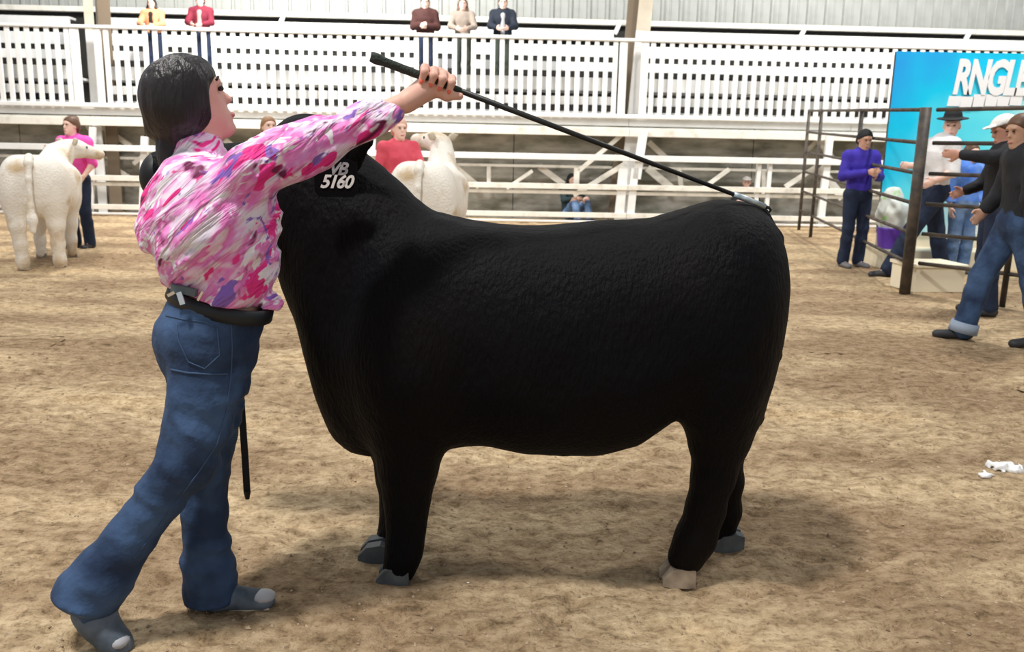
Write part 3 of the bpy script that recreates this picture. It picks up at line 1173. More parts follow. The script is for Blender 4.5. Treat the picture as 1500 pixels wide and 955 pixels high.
leg_chain([(602, 560, 0.125), (600, 640, 0.100), (598, 690, 0.084), (596, 735, 0.066), (594, 770, 0.055), (591, 805, 0.052), (584, 832, 0.056)], 2.60, NF)
leg_chain([(588, 560, 0.115), (586, 650, 0.095), (586, 700, 0.074), (584, 745, 0.060), (578, 780, 0.048), (566, 806, 0.052)], YC + 0.15, FFY)
leg_chain([(1058, 540, 0.150), (1056, 600, 0.118), (1053, 645, 0.090), (1046, 695, 0.066), (1034, 745, 0.056), (1018, 788, 0.058), (1004, 816, 0.060)], 2.62, NH)
leg_chain([(1056, 540, 0.130), (1058, 620, 0.090), (1062, 655, 0.064), (1066, 705, 0.050), (1066, 748, 0.045), (1060, 776, 0.048)], YC + 0.14, FHY)
# neck, poll and head: held up behind the handler
HY = 2.80
SF.cone(XZ(520, 330, YC), XZ(452, 225, HY), 0.19, 0.125, 0.08, ((0, 1, 0), 0.8))
SF.ell(XZ(456, 226, HY), (0.115, 0.115, 0.088), 0.05)
SF.cone(XZ(425, 250, HY), XZ(300, 258, HY), 0.105, 0.095, 0.05)
SF.cone(XZ(300, 258, HY), XZ(248, 258, HY), 0.095, 0.085, 0.04)
SF.warp(lambda x, y, z: 0.010 * (vnoise(x * 7, y * 7, z * 7, 11) - 0.5) + 0.004 * (vnoise(x * 40, y * 40, z * 22, 12) - 0.5))
# skin folds on the side of the neck
steer = SF.build('steer', COAT)
tag(steer, 'black show steer standing side-on in the middle of the arena', 'steer')


def solid(name, fn, lo, hi, h, m, parent):
    f = Field(lo, hi, h)
    fn(f)
    return f.build(name, m, parent)


MUZZ = mat('black_muzzle', (0.006, 0.006, 0.007), 0.5)
c = np.array(XZ(240, 257, HY))
solid('muzzle', lambda f: (f.ell(c, (0.055, 0.085, 0.078), 0.02), f.ell(c + np.array((-0.03, 0, -0.01)), (0.035, 0.07, 0.06), 0.03)), c - 0.2, c + 0.2, 0.009, MUZZ, steer)
# ears: the near one lies back below the arm and carries the tag
e0, e1, e2 = [np.array(XZ(*q)) for q in ((470, 226, 2.68), (500, 228, 2.60), (532, 204, 2.585))]
near_ear = solid('ear', lambda f: (f.cone(e0, e1, 0.035, 0.062, 0.03, ((0, 1, 0), 0.4)), f.cone(e1, e2, 0.062, 0.035, 0.03, ((0, 1, 0), 0.4))), np.minimum(e0, e2) - 0.15, np.maximum(e0, e2) + 0.15, 0.009, COAT, steer)
f0, f1, f2 = [np.array(XZ(*q)) for q in ((448, 215, 2.90), (444, 200, 2.98), (440, 190, 3.05))]
solid('ear', lambda f: (f.cone(f0, f1, 0.03, 0.05, 0.03, ((1, 0, 0), 0.5)), f.cone(f1, f2, 0.05, 0.02, 0.03, ((1, 0, 0), 0.5))), np.minimum(f0, f2) - 0.15, np.maximum(f0, f2) + 0.15, 0.009, COAT, steer)
# black tag hanging from the near ear with white hand lettering
TAGM = mat('black_tag', (0.003, 0.003, 0.004), 0.8, spec=0.08)
CHALK = mat('white_tag_ink', (0.82, 0.82, 0.78), 0.8, c2=(0.5, 0.5, 0.5), scale=60, lo=0.5, hi=0.75)
GREYINK = mat('grey_tag_ink', (0.42, 0.43, 0.44), 0.8, c2=(0.25, 0.25, 0.26), scale=60)
tcn = Vector(XZ(492, 258, 2.510))
tw, th = 0.062, 0.060
tb = MB().tube([(tcn.x + x_, tcn.y + 0.004, tcn.z + z_) for x_, z_ in ((0.0, 0.075), (0.0, 0.055))], 0.014, 10)
pr = [(-0.018, 0.075), (0.018, 0.075), (0.028, 0.050), (tw, 0.040), (tw, -0.045), (tw - 0.012, -th), (-tw + 0.012, -th), (-tw, -0.045), (-tw, 0.040), (-0.028, 0.050)]
tb = MB()
npr = len(pr)
tb.add([(tcn.x + a, tcn.y - 0.002, tcn.z + c_) for a, c_ in pr] + [(tcn.x + a, tcn.y + 0.002, tcn.z + c_) for a, c_ in pr],
       [tuple(range(npr)), tuple(range(2 * npr - 1, npr - 1, -1))] + [(i, i + npr, (i + 1) % npr + npr, (i + 1) % npr) for i in range(npr)])
etag = tb.build('ear_tag', TAGM, steer)
etag['label'] = 'black ear tag with white hand-written number'
for body_, px, py, sz, m_, sp in (('5160', 492, 267, 0.052, CHALK, 0.86), ('VB', 494, 248, 0.050, GREYINK, 0.85)):
    t = text_mesh('tag_lettering', body_, m_, etag, sz, 0.0008, 0.35, sp, 0.0015)
    p = U(px, py, tcn.y - 0.0035)
    t.location = p
    t.rotation_euler = (math.pi / 2, 0, 0)
# tail
tp = [XZ(1108, 316, YC), XZ(1130, 352, YC), XZ(1143, 430, YC), XZ(1134, 520, YC - 0.01), XZ(1114, 580, YC - 0.02), XZ(1106, 612, YC - 0.02), XZ(1103, 632, YC - 0.02)]
solid('tail', lambda f: f.chain(tp, [0.04, 0.035, 0.026, 0.022, 0.020, 0.026, 0.008], 0.02), np.min(tp, 0) - 0.1, np.max(tp, 0) + 0.1, 0.009, COAT, steer)
# hooves
for px, py, y, m_ in ((580, 855, NF, HOOF_DARK), (552, 824, FFY - 0.06, HOOF_DARK), (994, 840, NH, HOOF_TAN), (1066, 792, FHY, HOOF_DARK)):
    g_ = G(px, py)
    p = U(px, py, y)
    hoof(steer, (p.x, y, 0.05), (-1, 0, 0), 0.95, m_, -0.006)
rebase(steer, (U(780, 800, YC).x, YC, 0))

# ================================================================== the handler in the pink blouse
def blouse_material():
    m = bpy.data.materials.new('pink_print_blouse')
    m.use_nodes = True
    nt = m.node_tree
    b = nt.nodes['Principled BSDF']
    b.inputs['Roughness'].default_value = 0.55
    b.inputs['Specular IOR Level'].default_value = 0.3
    tc = nt.nodes.new('ShaderNodeTexCoord')
    mp = nt.nodes.new('ShaderNodeMapping')
    mp.vector_type = 'TEXTURE'
    mp.inputs['Rotation'].default_value = (0, math.radians(-42), 0)
    mp.inputs['Scale'].default_value = (1.9, 1.1, 0.78)
    nt.links.new(tc.outputs['Object'], mp.inputs[0])
    def layer(scale, seed, dist=0.7, detail=2.0):
        n = nt.nodes.new('ShaderNodeTexNoise')
        n.noise_dimensions = '4D'
        n.inputs['W'].default_value = seed
        n.inputs['Scale'].default_value = scale
        n.inputs['Detail'].default_value = detail
        n.inputs['Distortion'].default_value = dist
        nt.links.new(mp.outputs[0], n.inputs['Vector'])
        return n

    def ramp(n, stops):
        r = nt.nodes.new('ShaderNodeValToRGB')
        els = r.color_ramp.elements
        while len(els) < len(stops):
            els.new(0.5)
        for e, (p, c) in zip(els, stops):
            e.position = p
            e.color = (*c, 1)
        nt.links.new(n.outputs['Fac'], r.inputs['Fac'])
        return r

    def over(base, n, p0, p1, color):
        r = ramp(n, [(p0, (0, 0, 0)), (p1, (1, 1, 1))])
        mx = nt.nodes.new('ShaderNodeMixRGB')
        nt.links.new(r.outputs[0], mx.inputs[0])
        nt.links.new(base.outputs[0], mx.inputs[1])
        mx.inputs[2].default_value = (*color, 1)
        return mx
    c = ramp(layer(19, 0.0), [(0.34, (0.80, 0.72, 0.84)), (0.44, (0.86, 0.58, 0.78)), (0.52, (0.82, 0.27, 0.62)), (0.62, (0.78, 0.17, 0.50)), (0.70, (0.86, 0.62, 0.76))])
    c = over(c, layer(17, 3.1, 1.2), 0.56, 0.60, (0.86, 0.80, 0.86))
    c = over(c, layer(15, 7.7, 0.9), 0.60, 0.63, (0.82, 0.035, 0.27))
    c = over(c, layer(17, 12.3, 1.5), 0.61, 0.65, (0.26, 0.13, 0.52))
    c = over(c, layer(17, 21.9, 0.8), 0.62, 0.68, (0.16, 0.012, 0.07))
    nt.links.new(c.outputs[0], b.inputs['Base Color'])
    mp2 = nt.nodes.new('ShaderNodeMapping')
    mp2.vector_type = 'TEXTURE'
    mp2.inputs['Rotation'].default_value = (0, math.radians(-42), 0)
    mp2.inputs['Scale'].default_value = (0.20, 0.10, 0.032)
    nt.links.new(tc.outputs['Object'], mp2.inputs[0])
    w = nt.nodes.new('ShaderNodeTexNoise')
    w.inputs['Scale'].default_value = 1.0
    w.inputs['Detail'].default_value = 3
    w.inputs['Distortion'].default_value = 0.4
    nt.links.new(mp2.outputs[0], w.inputs['Vector'])
    bp = nt.nodes.new('ShaderNodeBump')
    bp.inputs['Strength'].default_value = 1.0
    bp.inputs['Distance'].default_value = 0.035
    nt.links.new(w.outputs['Fac'], bp.inputs['Height'])
    nt.links.new(bp.outputs[0], b.inputs['Normal'])
    return m


BLOUSE = blouse_material()
DENIM = mat('blue_denim', (0.012, 0.030, 0.078), 0.8, c2=(0.062, 0.125, 0.26), scale=5, lo=0.40, hi=0.72, bump=0.35, bscale=26)
DENIM_D = mat('dark_denim', (0.006, 0.012, 0.034), 0.8, c2=(0.012, 0.024, 0.060), scale=7, bump=0.25, bscale=30)
DENIM_L = mat('faded_denim', (0.07, 0.15, 0.33), 0.8, c2=(0.18, 0.28, 0.46), scale=7, bump=0.25, bscale=30)
HAIR_DK = mat('dark_brown_hair', (0.012, 0.009, 0.010), 0.42, c2=(0.030, 0.024, 0.028), scale=5, bump=0.5, bscale=60, stretch=(1, 1, 0.2))
HAIR_BR = mat('brown_hair', (0.09, 0.045, 0.025), 0.5, c2=(0.16, 0.08, 0.045), scale=20)
BELT = mat('black_belt', (0.012, 0.016, 0.022), 0.5)
STEEL = mat('bright_steel', (0.75, 0.78, 0.80), 0.25, metal=0.9)
BOOT_G = mat('grey_boot', (0.055, 0.075, 0.10), 0.7, c2=(0.14, 0.17, 0.22), scale=14)
BOOT_TOE = mat('pale_boot_toe', (0.42, 0.42, 0.45), 0.6)
SOLE = mat('pale_sole', (0.55, 0.45, 0.34), 0.8)

HA = math.radians(37)
fwv, ltv = np.array((math.cos(HA), math.sin(HA), 0)), np.array((-math.sin(HA), math.cos(HA), 0))   # forward, to her left
YT = 2.33


def sec_loft(Fd, tab, Y, ratio=0.83, k=0.03, e=0.0, p=2.1):
    """Body section loft from silhouette rows (pixel y, left x, right x) seen on plane Y."""
    zs, cx, rl = [], [], []
    for py, xl, xr in tab:
        a, b_ = U(xl, py, Y), U(xr, py, Y)
        zs.append((a.z + b_.z) / 2)
        cx.append((a.x + b_.x) / 2)
        hw = (b_.x - a.x) / 2
        rl.append(hw / math.sqrt(math.sin(HA)**2 + (ratio * math.cos(HA))**2) + e)
    o = np.argsort(zs)
    zs, cx, rl = [np.array(q)[o] for q in (zs, cx, rl)]

    def fn(x, y, z):
        q = z.ravel()
        c, r = catmull(zs, cx, q).reshape(z.shape), catmull(zs, rl, q).reshape(z.shape)
        px, py = x - c, y - Y
        f, l = px * fwv[0] + py * fwv[1], px * ltv[0] + py * ltv[1]
        d = ((np.abs(f) / (r * ratio)) ** p + (np.abs(l) / r) ** p) ** (1 / p)
        d = (d - 1) * r * ratio
        return np.maximum(d, np.maximum(zs[0] - z, z - zs[-1]))
    m = rl.max()
    Fd.put(fn, (cx.min() - m, Y - m, zs[0]), (cx.max() + m, Y + m, zs[-1]), k)
    return zs, cx, rl


W = lambda px, py, Y: np.array(XZ(px, py, Y))
# joints read off the photograph at their own depth
sR, eR, wR = W(362, 248, 2.22), W(468, 210, 2.33), W(600, 146, 2.42)
sL, eL, wL = W(272, 262, 2.45), W(310, 335, 2.54), W(332, 300, 2.56)
neck, headc = W(292, 222, 2.36), W(280, 150, 2.37)
hipR, knR, anR, toeR = W(305, 500, 2.26), W(276, 672, 2.22), W(132, 870, 2.18), W(164, 934, 2.155)
hipL, knL, anL, toeL = W(318, 505, 2.38), W(302, 690, 2.39), W(304, 858, 2.38), W(372, 874, 2.375)
lo = np.array((-1.55, 1.95, -0.02))
hi = np.array((0.05, 2.80, 1.75))
# continuous body
WB = Field(lo, hi, 0.009)
torso_tab = [(234, 275, 322), (250, 262, 360), (280, 240, 380), (320, 226, 392), (360, 236, 390), (400, 258, 388), (440, 262, 384), (480, 240, 374), (530, 250, 362)]
sec_loft(WB, torso_tab, YT)
WB.chain([sR, eR, wR], [0.045, 0.038, 0.027], 0.03)
WB.chain([sL, eL, wL], [0.045, 0.038, 0.028], 0.03)
WB.chain([hipR, knR, anR, anR + (toeR - anR) * 0.6], [0.075, 0.045, 0.030, 0.02], 0.03)
WB.chain([hipL, knL, anL, anL + (toeL - anL) * 0.3], [0.075, 0.042, 0.030, 0.018], 0.03)
fh = unit((math.cos(math.radians(33)) * math.cos(math.radians(21)), math.sin(math.radians(33)) * math.cos(math.radians(21)), math.sin(math.radians(21))))
lh = unit(np.cross((0, 0, 1), fh))
uh = np.cross(fh, lh)
WB.cone(neck, headc - uh * 0.05 - fh * 0.005, 0.058, 0.055, 0.03)
PH, RH = head_field(WB, headc, fh, lh, uh, 0.98)
# left hand: a loose fist round the lead strap
hand_field(WB, wL, unit((0.75, 0.2, 0.5)), unit((0.3, -0.2, 0.9)), unit((0.2, -1, 0.0)), 0.95, 0.9)
woman = WB.build('person', SKIN)
tag(woman, 'woman in a pink print blouse striding beside the black steer, arm raised', 'person')

# right hand gripping the stick, same skin, a finer surface that grows out of the wrist
S0, S1 = W(543, 83, 2.395), W(1128, 305, 2.70)
sd_ = unit(S1 - S0)


def on_stick(px):
    t = (px - 543) / (1128 - 543)
    return S0 + (S1 - S0) * t


up_s = unit(np.array((0, 0, 1)) - sd_ * sd_[2])
bk = np.cross(up_s, sd_)
if bk[1] < 0:
    bk = -bk
RHF = Field(W(585, 165, 2.30) - 0.02, W(690, 85, 2.56) + 0.02, 0.0042)
pc = on_stick(630) + bk * 0.026 + up_s * 0.008
RHF.cone(wR - unit(pc - wR) * 0.02, wR + (pc - wR) * 0.45, 0.0275, 0.026, 0.02)
RHF.ell(pc, (0.046, 0.020, 0.036), 0.03, np.stack([sd_, bk, up_s], 1))
RHF.cone(wR, pc - up_s * 0.012, 0.026, 0.026, 0.02)
for i, px in enumerate((609, 621, 633, 645)):
    s_ = on_stick(px)
    L = (0.92, 1.0, 0.97, 0.85)[i]
    q0 = s_ + bk * 0.024 + up_s * 0.022
    q1 = s_ + bk * 0.000 + up_s * 0.027 * L
    q2 = s_ - bk * 0.021 + up_s * 0.010
    q3 = s_ - bk * 0.012 - up_s * 0.014 * L
    RHF.chain([q0, q1, q2, q3], [0.0115, 0.0115, 0.0108, 0.0090], 0.005)
s_ = on_stick(640)
RHF.chain([pc - up_s * 0.024 - sd_ * 0.02, on_stick(645) - up_s * 0.026 + bk * 0.004, on_stick(660) - up_s * 0.016 - bk * 0.014], [0.016, 0.0135, 0.0105], 0.012)
RHF.build('hand', SKIN, woman)
NAIL = mat('coral_nail', (0.85, 0.16, 0.10), 0.35)
for i, px in enumerate((609, 621, 633, 645)):
    s_ = on_stick(px)
    MB().ell(s_ - bk * 0.0205 - up_s * 0.0155, (0.0055, 0.0025, 0.0075), 8, 6, Matrix(np.stack([sd_, bk, up_s], 1).tolist())).build('fingernail', NAIL, woman, True)
# face details
for q in (-1, 1):
    MB().ell(PH(0.083, q * 0.031, 0.010), (0.008, 0.012, 0.007), 10, 8, Matrix(RH.tolist())).build('eye', EYE, woman, True)
    MB().tube([PH(0.088, q * 0.015, 0.036), PH(0.088, q * 0.032, 0.041), PH(0.076, q * 0.052, 0.036)], 0.004, 6).build('eyebrow', HAIR_DK, woman, True)
MB().ell(PH(0.089, 0, -0.066), (0.009, 0.022, 0.008), 10, 8, Matrix(RH.tolist())).build('lips', LIPS, woman, True)
# hair: smooth cap, low ponytail
HF = Field(headc - 0.28, headc + 0.28, 0.007)
HF.ell(PH(-0.020, 0, 0.022), (0.108, 0.092, 0.104), 0.01, RH)
HF.ell(PH(-0.045, 0, -0.02), (0.075, 0.085, 0.085), 0.03, RH)
HF.clip(PH(0.030, 0, -0.02), -fh * 0.97 + uh * 0.24)
HF.ell(PH(0.000, 0, 0.058), (0.090, 0.082, 0.068), 0.02, RH)
HF.cone(W(245, 190, 2.36), W(250, 203, 2.355), 0.055, 0.030, 0.03)
HF.chain([W(250, 206, 2.352), W(250, 222, 2.340), W(246, 240, 2.325)], [0.030, 0.034, 0.024], 0.02)
HF.warp(lambda x, y, z: 0.006 * (vnoise(x * 60, y * 60, z * 8, 3) - 0.5))
hairo = HF.build('hair', HAIR_DK, woman)
MB().tube([W(251, 201, 2.354), W(251, 207, 2.352)], [0.034, 0.034], 14).build('hair_tie', mat('grey_hair_tie', (0.10, 0.09, 0.12), 0.6), hairo, True)

# blouse
BF = Field(lo, hi, 0.0085)
shirt_tab = [(226, 262, 322), (236, 243, 372), (256, 228, 398), (280, 215, 404), (305, 206, 408), (330, 204, 409), (360, 213, 408), (385, 230, 407), (405, 243, 406), (430, 250, 405), (456, 252, 403)]
sec_loft(BF, shirt_tab, YT)
BF.chain([sR, sR + (eR - sR) * 0.55, eR, W(535, 180, 2.375), W(574, 163, 2.40)], [0.070, 0.062, 0.056, 0.046, 0.038], 0.05)
BF.chain([sL, eL, wL + (eL - wL) * 0.2], [0.060, 0.055, 0.045], 0.04)
BF.cone(neck - uh * 0.03, neck - uh * 0.005, 0.072, 0.064, 0.02)
# folds pulled from the waist up to the raised arm
fd = unit(np.array((0.74, 0, 0.67)))
fn_ = np.array((-fd[2], 0, fd[0]))


def folds(x, y, z):
    a = (x - sR[0]) * fn_[0] + (z - sR[2]) * fn_[2]
    t = (x - sR[0]) * fd[0] + (z - sR[2]) * fd[2]
    low = np.clip((1.27 - z) / 0.30, 0, 1)
    w1 = np.abs(vnoise(a * 34 + 2.0 * vnoise(t * 6, y * 5, 0.3, 21), t * 4.5, y * 5, 22) - 0.5)
    w2 = vnoise(a * 16, t * 4, y * 6, 23) - 0.5
    w3 = vnoise(x * 24, y * 24, z * 24, 24) - 0.5
    return (0.075 * (w1 - 0.18)) * (0.30 + 0.70 * low) + 0.028 * w2 * low + 0.010 * w2 + 0.006 * w3


BF.warp(folds)
h0, h1 = W(248, 409, YT), W(402, 449, YT)
hd = unit(h1 - h0)
BF.clip(h0, np.cross((0, 1, 0), hd) * (1 if np.cross((0, 1, 0), hd)[2] > 0 else -1))
blouse = BF.build('blouse', BLOUSE, woman)
solid('collar', lambda f: (f.cone(neck - uh * 0.03 - fh * 0.012, neck + uh * 0.004, 0.078, 0.067, 0.02), f.clip(neck - uh * 0.035, uh)), neck - 0.15, neck + 0.15, 0.008, BLOUSE, blouse)

# jeans
JF = Field(lo, hi, 0.0085)
hip_tab = [(404, 262, 372), (425, 253, 396), (450, 238, 394), (480, 225, 388), (510, 226, 381), (540, 238, 373), (575, 250, 364)]
sec_loft(JF, hip_tab, YT, 0.86, e=-0.006)
JF.chain([hipR, W(300, 575, 2.25), W(289, 630, 2.23), knR, W(238, 722, 2.21), W(190, 788, 2.195), W(152, 842, 2.185), W(130, 868, 2.18)], [0.095, 0.090, 0.084, 0.078, 0.066, 0.066, 0.080, 0.090], 0.02)
JF.chain([hipL, W(310, 600, 2.385), knL, W(300, 750, 2.39), W(303, 810, 2.38), W(311, 872, 2.375)], [0.095, 0.080, 0.062, 0.064, 0.070, 0.080], 0.02)
t0, t1 = W(252, 411, YT), W(398, 462, YT)
td = unit(t1 - t0)
JF.clip(t0, np.cross(td, (0, 1, 0)) * (1 if np.cross(td, (0, 1, 0))[2] < 0 else -1))
JF.clip(W(126, 884, 2.20), unit(W(180, 780, 2.2) - W(126, 884, 2.20)))
JF.clip((0, 0, 0.035), (0, 0, 1))


def jfold(x, y, z):
    kz = np.exp(-((z - 0.62) / 0.16) ** 2) + np.exp(-((z - 0.12) / 0.10) ** 2) + 0.35
    return 0.030 * kz * (np.abs(vnoise(x * 9 + z * 14, y * 8, z * 16, 31) - 0.5) - 0.2) + 0.006 * (vnoise(x * 26, y * 26, z * 20, 32) - 0.5)


JF.warp(jfold)
jeans = JF.build('jeans', DENIM, woman)
# seams and pocket stitching, raised on the denim near side
SEAM = mat('denim_seam', (0.045, 0.085, 0.17), 0.85)


from mathutils.bvhtree import BVHTree
jt = BVHTree.FromPolygons([v.co.copy() for v in jeans.data.vertices], [tuple(p.vertices) for p in jeans.data.polygons])


def seam(pts, r=0.0022, name='seam', m_=None):
    """A stitched seam lying on the cloth through the given points."""
    out = []
    for i in range(len(pts) - 1):
        for k_ in range(6):
            t = k_ / 6
            px, py = pts[i][0] * (1 - t) + pts[i + 1][0] * t, pts[i][1] * (1 - t) + pts[i + 1][1] * t
            hit = jt.ray_cast(_O, ray(px, py).normalized())
            if hit[0] is not None:
                out.append(hit[0] + hit[1] * 0.0008)
    if len(out) > 2:
        MB().tube(out, r, 6).build(name, m_ or SEAM, jeans, True)


seam([(250, 541), (275, 546), (305, 548), (338, 548)], 0.0028)
seam([(338, 470), (340, 510), (338, 548), (332, 600), (318, 650), (292, 690), (262, 730)], 0.0022)
seam([(262, 730), (225, 780), (190, 826)], 0.0018)
seam([(243, 462), (270, 468), (300, 472), (318, 480)], 0.0020, 'pocket_stitch')
seam([(318, 480), (322, 520), (300, 540), (276, 530), (262, 500), (258, 466)], 0.0018, 'pocket_stitch')


# belt with loose metal combs in a holder
def ring(py_l, xl, py_r, xr, Y, e):
    a, b_ = W(xl, py_l, Y), W(xr, py_r, Y)
    c = (a + b_) / 2
    hw = (b_[0] - a[0]) / 2
    r = hw / math.sqrt(math.sin(HA)**2 + (0.86 * math.cos(HA))**2) + e
    out = []
    sl = (b_[2] - a[2]) / (b_[0] - a[0])
    for i in range(40):
        t = 2 * math.pi * i / 40
        p = c + fwv * (0.86 * r * math.cos(t)) + ltv * (r * math.sin(t))
        p[2] = c[2] + sl * (p[0] - c[0])
        out.append(tuple(p))
    return out


r0, r1 = ring(411, 251, 450, 401, YT, 0.004), ring(428, 246, 470, 396, YT, 0.006)
r2, r3 = ring(411, 251, 450, 401, YT, -0.006), ring(428, 246, 470, 396, YT, -0.006)
V = r0 + r1 + r3 + r2
F = []
for s in range(4):
    for i in range(40):
        j = (i + 1) % 40
        F.append((s * 40 + i, s * 40 + j, ((s + 1) % 4) * 40 + j, ((s + 1) % 4) * 40 + i))
obj('belt', V, F, BELT, woman, True)
for (x0, y0, x1, y1, w) in ((262, 428, 268, 446, 0.014), (290, 440, 297, 427, 0.006), (246, 433, 256, 428, 0.008)):
    a, b_ = W(x0, y0, 2.165), W(x1, y1, 2.160)
    MB().bar(a, b_, 0.004, w, (0, 1, 0)).build('metal_comb', STEEL, woman)
MB().bar(W(252, 421, 2.185), W(288, 429, 2.165), 0.012, 0.020, (0, 1, 0)).build('comb_holder', mat('grey_holder', (0.10, 0.125, 0.14), 0.5), woman)
# boots
for name, a, t, heel, up_t in (('boot', anR, toeR, W(120, 893, 2.20), 1), ('boot', anL, W(384, 880, 2.375), W(318, 878, 2.375), 0)):
    f = Field(np.minimum(np.minimum(a, t), heel) - 0.12, np.maximum(np.maximum(a, t), heel) + 0.12, 0.007)
    if up_t:
        f.cone(W(146, 880, 2.18), W(142, 905, 2.165), 0.048, 0.046, 0.02)
        f.cone(W(124, 898, 2.165), W(166, 940, 2.15), 0.036, 0.040, 0.03)
        f.cone(W(150, 915, 2.16), W(178, 944, 2.145), 0.040, 0.030, 0.03)
    else:
        f.cone(W(312, 855, 2.375), W(318, 876, 2.375), 0.05, 0.045, 0.02)
        f.cone(W(325, 874, 2.375), W(386, 879, 2.375), 0.045, 0.036, 0.03, ((0, 0, 1), 0.85))
        f.clip((0, 0, 0.012), (0, 0, 1))
    bo = f.build(name, BOOT_G, woman)
    if up_t:
        MB().ell(W(176, 938, 2.14), (0.028, 0.034, 0.020), 12, 8).build('toe_cap', BOOT_TOE, bo, True)
    else:
        MB().ell(W(386, 873, 2.372), (0.038, 0.034, 0.018), 12, 8).build('toe_cap', BOOT_TOE, bo, True)
        MB().tube([W(318, 890, 2.375), W(360, 889, 2.375), W(397, 886, 2.375)], [0.036, 0.042, 0.030], 12, ((0, 0, 1), 0.28)).build('sole', SOLE, bo, True)
rebase(woman, (-0.86, 2.33, 0))

# ---- show stick
STICK = mat('black_stick', (0.013, 0.014, 0.014), 0.45)
GRIP = mat('dark_green_grip', (0.022, 0.030, 0.024), 0.7, bump=0.5, bscale=120)
TAPE = mat('silver_tape', (0.28, 0.36, 0.42), 0.35, c2=(0.62, 0.70, 0.74), scale=30, metal=0.4)
st = empty('show_stick', tuple(S0), label='long black show stick held over the steer from raised hand to tailhead', cat='stick')
so = Vector(S0)
q = lambda t: Vector(S0 + (S1 - S0) * t) - so
MB().tube([q(0.10), q(0.5), q(0.90)], [0.0085, 0.0075, 0.0065], 12).build('shaft', STICK, st, True)
MB().tube([q(0.0), q(0.012), q(0.03), q(0.10), q(0.17), q(0.20)], [0.013, 0.016, 0.0125, 0.0115, 0.0105, 0.0085], 14).build('grip', GRIP, st, True)
MB().tube([q(0.895), q(0.93), q(0.985)], [0.0095, 0.0095, 0.0085], 12).build('taped_end', TAPE, st, True)
MB().tube([q(0.985), q(0.997), q(0.999) + Vector((0.004, 0, -0.006)), q(0.997) + Vector((0.002, 0, -0.014))], [0.005, 0.005, 0.004, 0.003], 8).build('hook', STICK, st, True)

# ---- lead strap hanging from her left hand
ls = MB()
pts = [W(338, 300, 2.575), W(344, 400, 2.57), W(349, 520, 2.56), W(354, 600, 2.555), W(359, 670, 2.555), W(362, 722, 2.555)]
for i in range(len(pts) - 1):
    ls.bar(pts[i], pts[i + 1] + unit(pts[i + 1] - pts[i]) * 0.002, 0.005, 0.021, (0, 1, 0))
ls.tube([pts[-1] + np.array((0, 0, 0.008)), pts[-1] - np.array((0, 0, 0.02))], [0.012, 0.007], 8)
tag(ls.build('lead_strap', mat('black_leather', (0.008, 0.008, 0.009), 0.55), None, False, pts[0]), 'black leather lead strap hanging down beside her forward knee', 'strap')

# ================================================================== livestock panels on the right
def panel(label, A, B, posts, zs, top, thick_end=False, k0=1.0):
    A, B = Vector((A[0], A[1], 0)), Vector((B[0], B[1], 0))
    r = empty('livestock_panel', A, 0, label=label, cat='panel fence')
    d = B - A
    for z in zs:
        MB().tube([Vector((0, 0, z * k0)), d + Vector((0, 0, z))], 0.020, 8).build('rail', PIPE_BLACK, r, True)
    for i, t in enumerate(posts):
        rad = 0.055 if thick_end and i == len(posts) - 1 else 0.028
        MB().tube([d * t, d * t + Vector((0, 0, top * (k0 + (1 - k0) * t)))], rad, 10).build('post', PIPE_BLACK, r, True)
    return r


g2, g4 = G(1187, 348), G(1325, 430)
dirp = (g4 - g2)
g1 = g2 - dirp * 0.22
ZS = [0.32, 0.62, 0.92, 1.22, 1.52, 1.84]
panel('black pipe panel fence in front of the child in the purple jacket', g1, g4, [0.0, 0.18, 0.60, 1.0], ZS, 1.86, True, 1.16)
panel('black pipe panel fence running off behind the man in the black jacket', g4 + Vector((0.1, -0.02, 0)), (5.5, 6.9), [0.38, 0.98], ZS, 1.86)

# ---- blue banner
def banner_material():
    m = bpy.data.materials.new('blue_banner_vinyl')
    m.use_nodes = True
    nt = m.node_tree
    b = nt.nodes['Principled BSDF']
    b.inputs['Roughness'].default_value = 0.3
    tc = nt.nodes.new('ShaderNodeTexCoord')
    n = nt.nodes.new('ShaderNodeTexNoise')
    n.inputs['Scale'].default_value = 1.3
    n.inputs['Detail'].default_value = 2
    nt.links.new(tc.outputs['Object'], n.inputs['Vector'])
    sx = nt.nodes.new('ShaderNodeSeparateXYZ')
    nt.links.new(tc.outputs['Object'], sx.inputs[0])
    # printed blue, deeper at upper left; lamp glare painted in, whitening low and right
    ma = nt.nodes.new('ShaderNodeMath')
    ma.operation = 'MULTIPLY_ADD'
    ma.inputs[1].default_value = -0.26
    ma.inputs[2].default_value = 0.62
    nt.links.new(sx.outputs['Z'], ma.inputs[0])
    mb_ = nt.nodes.new('ShaderNodeMath')
    mb_.operation = 'MULTIPLY_ADD'
    mb_.inputs[1].default_value = 0.24
    nt.links.new(sx.outputs['X'], mb_.inputs[0])
    nt.links.new(ma.outputs[0], mb_.inputs[2])
    mc = nt.nodes.new('ShaderNodeMath')
    mc.operation = 'MULTIPLY_ADD'
    mc.inputs[1].default_value = 0.55
    nt.links.new(n.outputs['Fac'], mc.inputs[0])
    nt.links.new(mb_.outputs[0], mc.inputs[2])
    r = nt.nodes.new('ShaderNodeValToRGB')
    els = r.color_ramp.elements
    els[0].position, els[0].color = 0.20, (0.02, 0.30, 0.84, 1)
    els[1].position, els[1].color = 0.50, (0.0, 0.62, 0.92, 1)
    e = els.new(0.78)
    e.color = (0.16, 0.86, 0.95, 1)
    e = els.new(1.0)
    e.color = (0.85, 0.96, 0.96, 1)
    nt.links.new(mc.outputs[0], r.inputs['Fac'])
    nt.links.new(r.outputs[0], b.inputs['Base Color'])
    return m


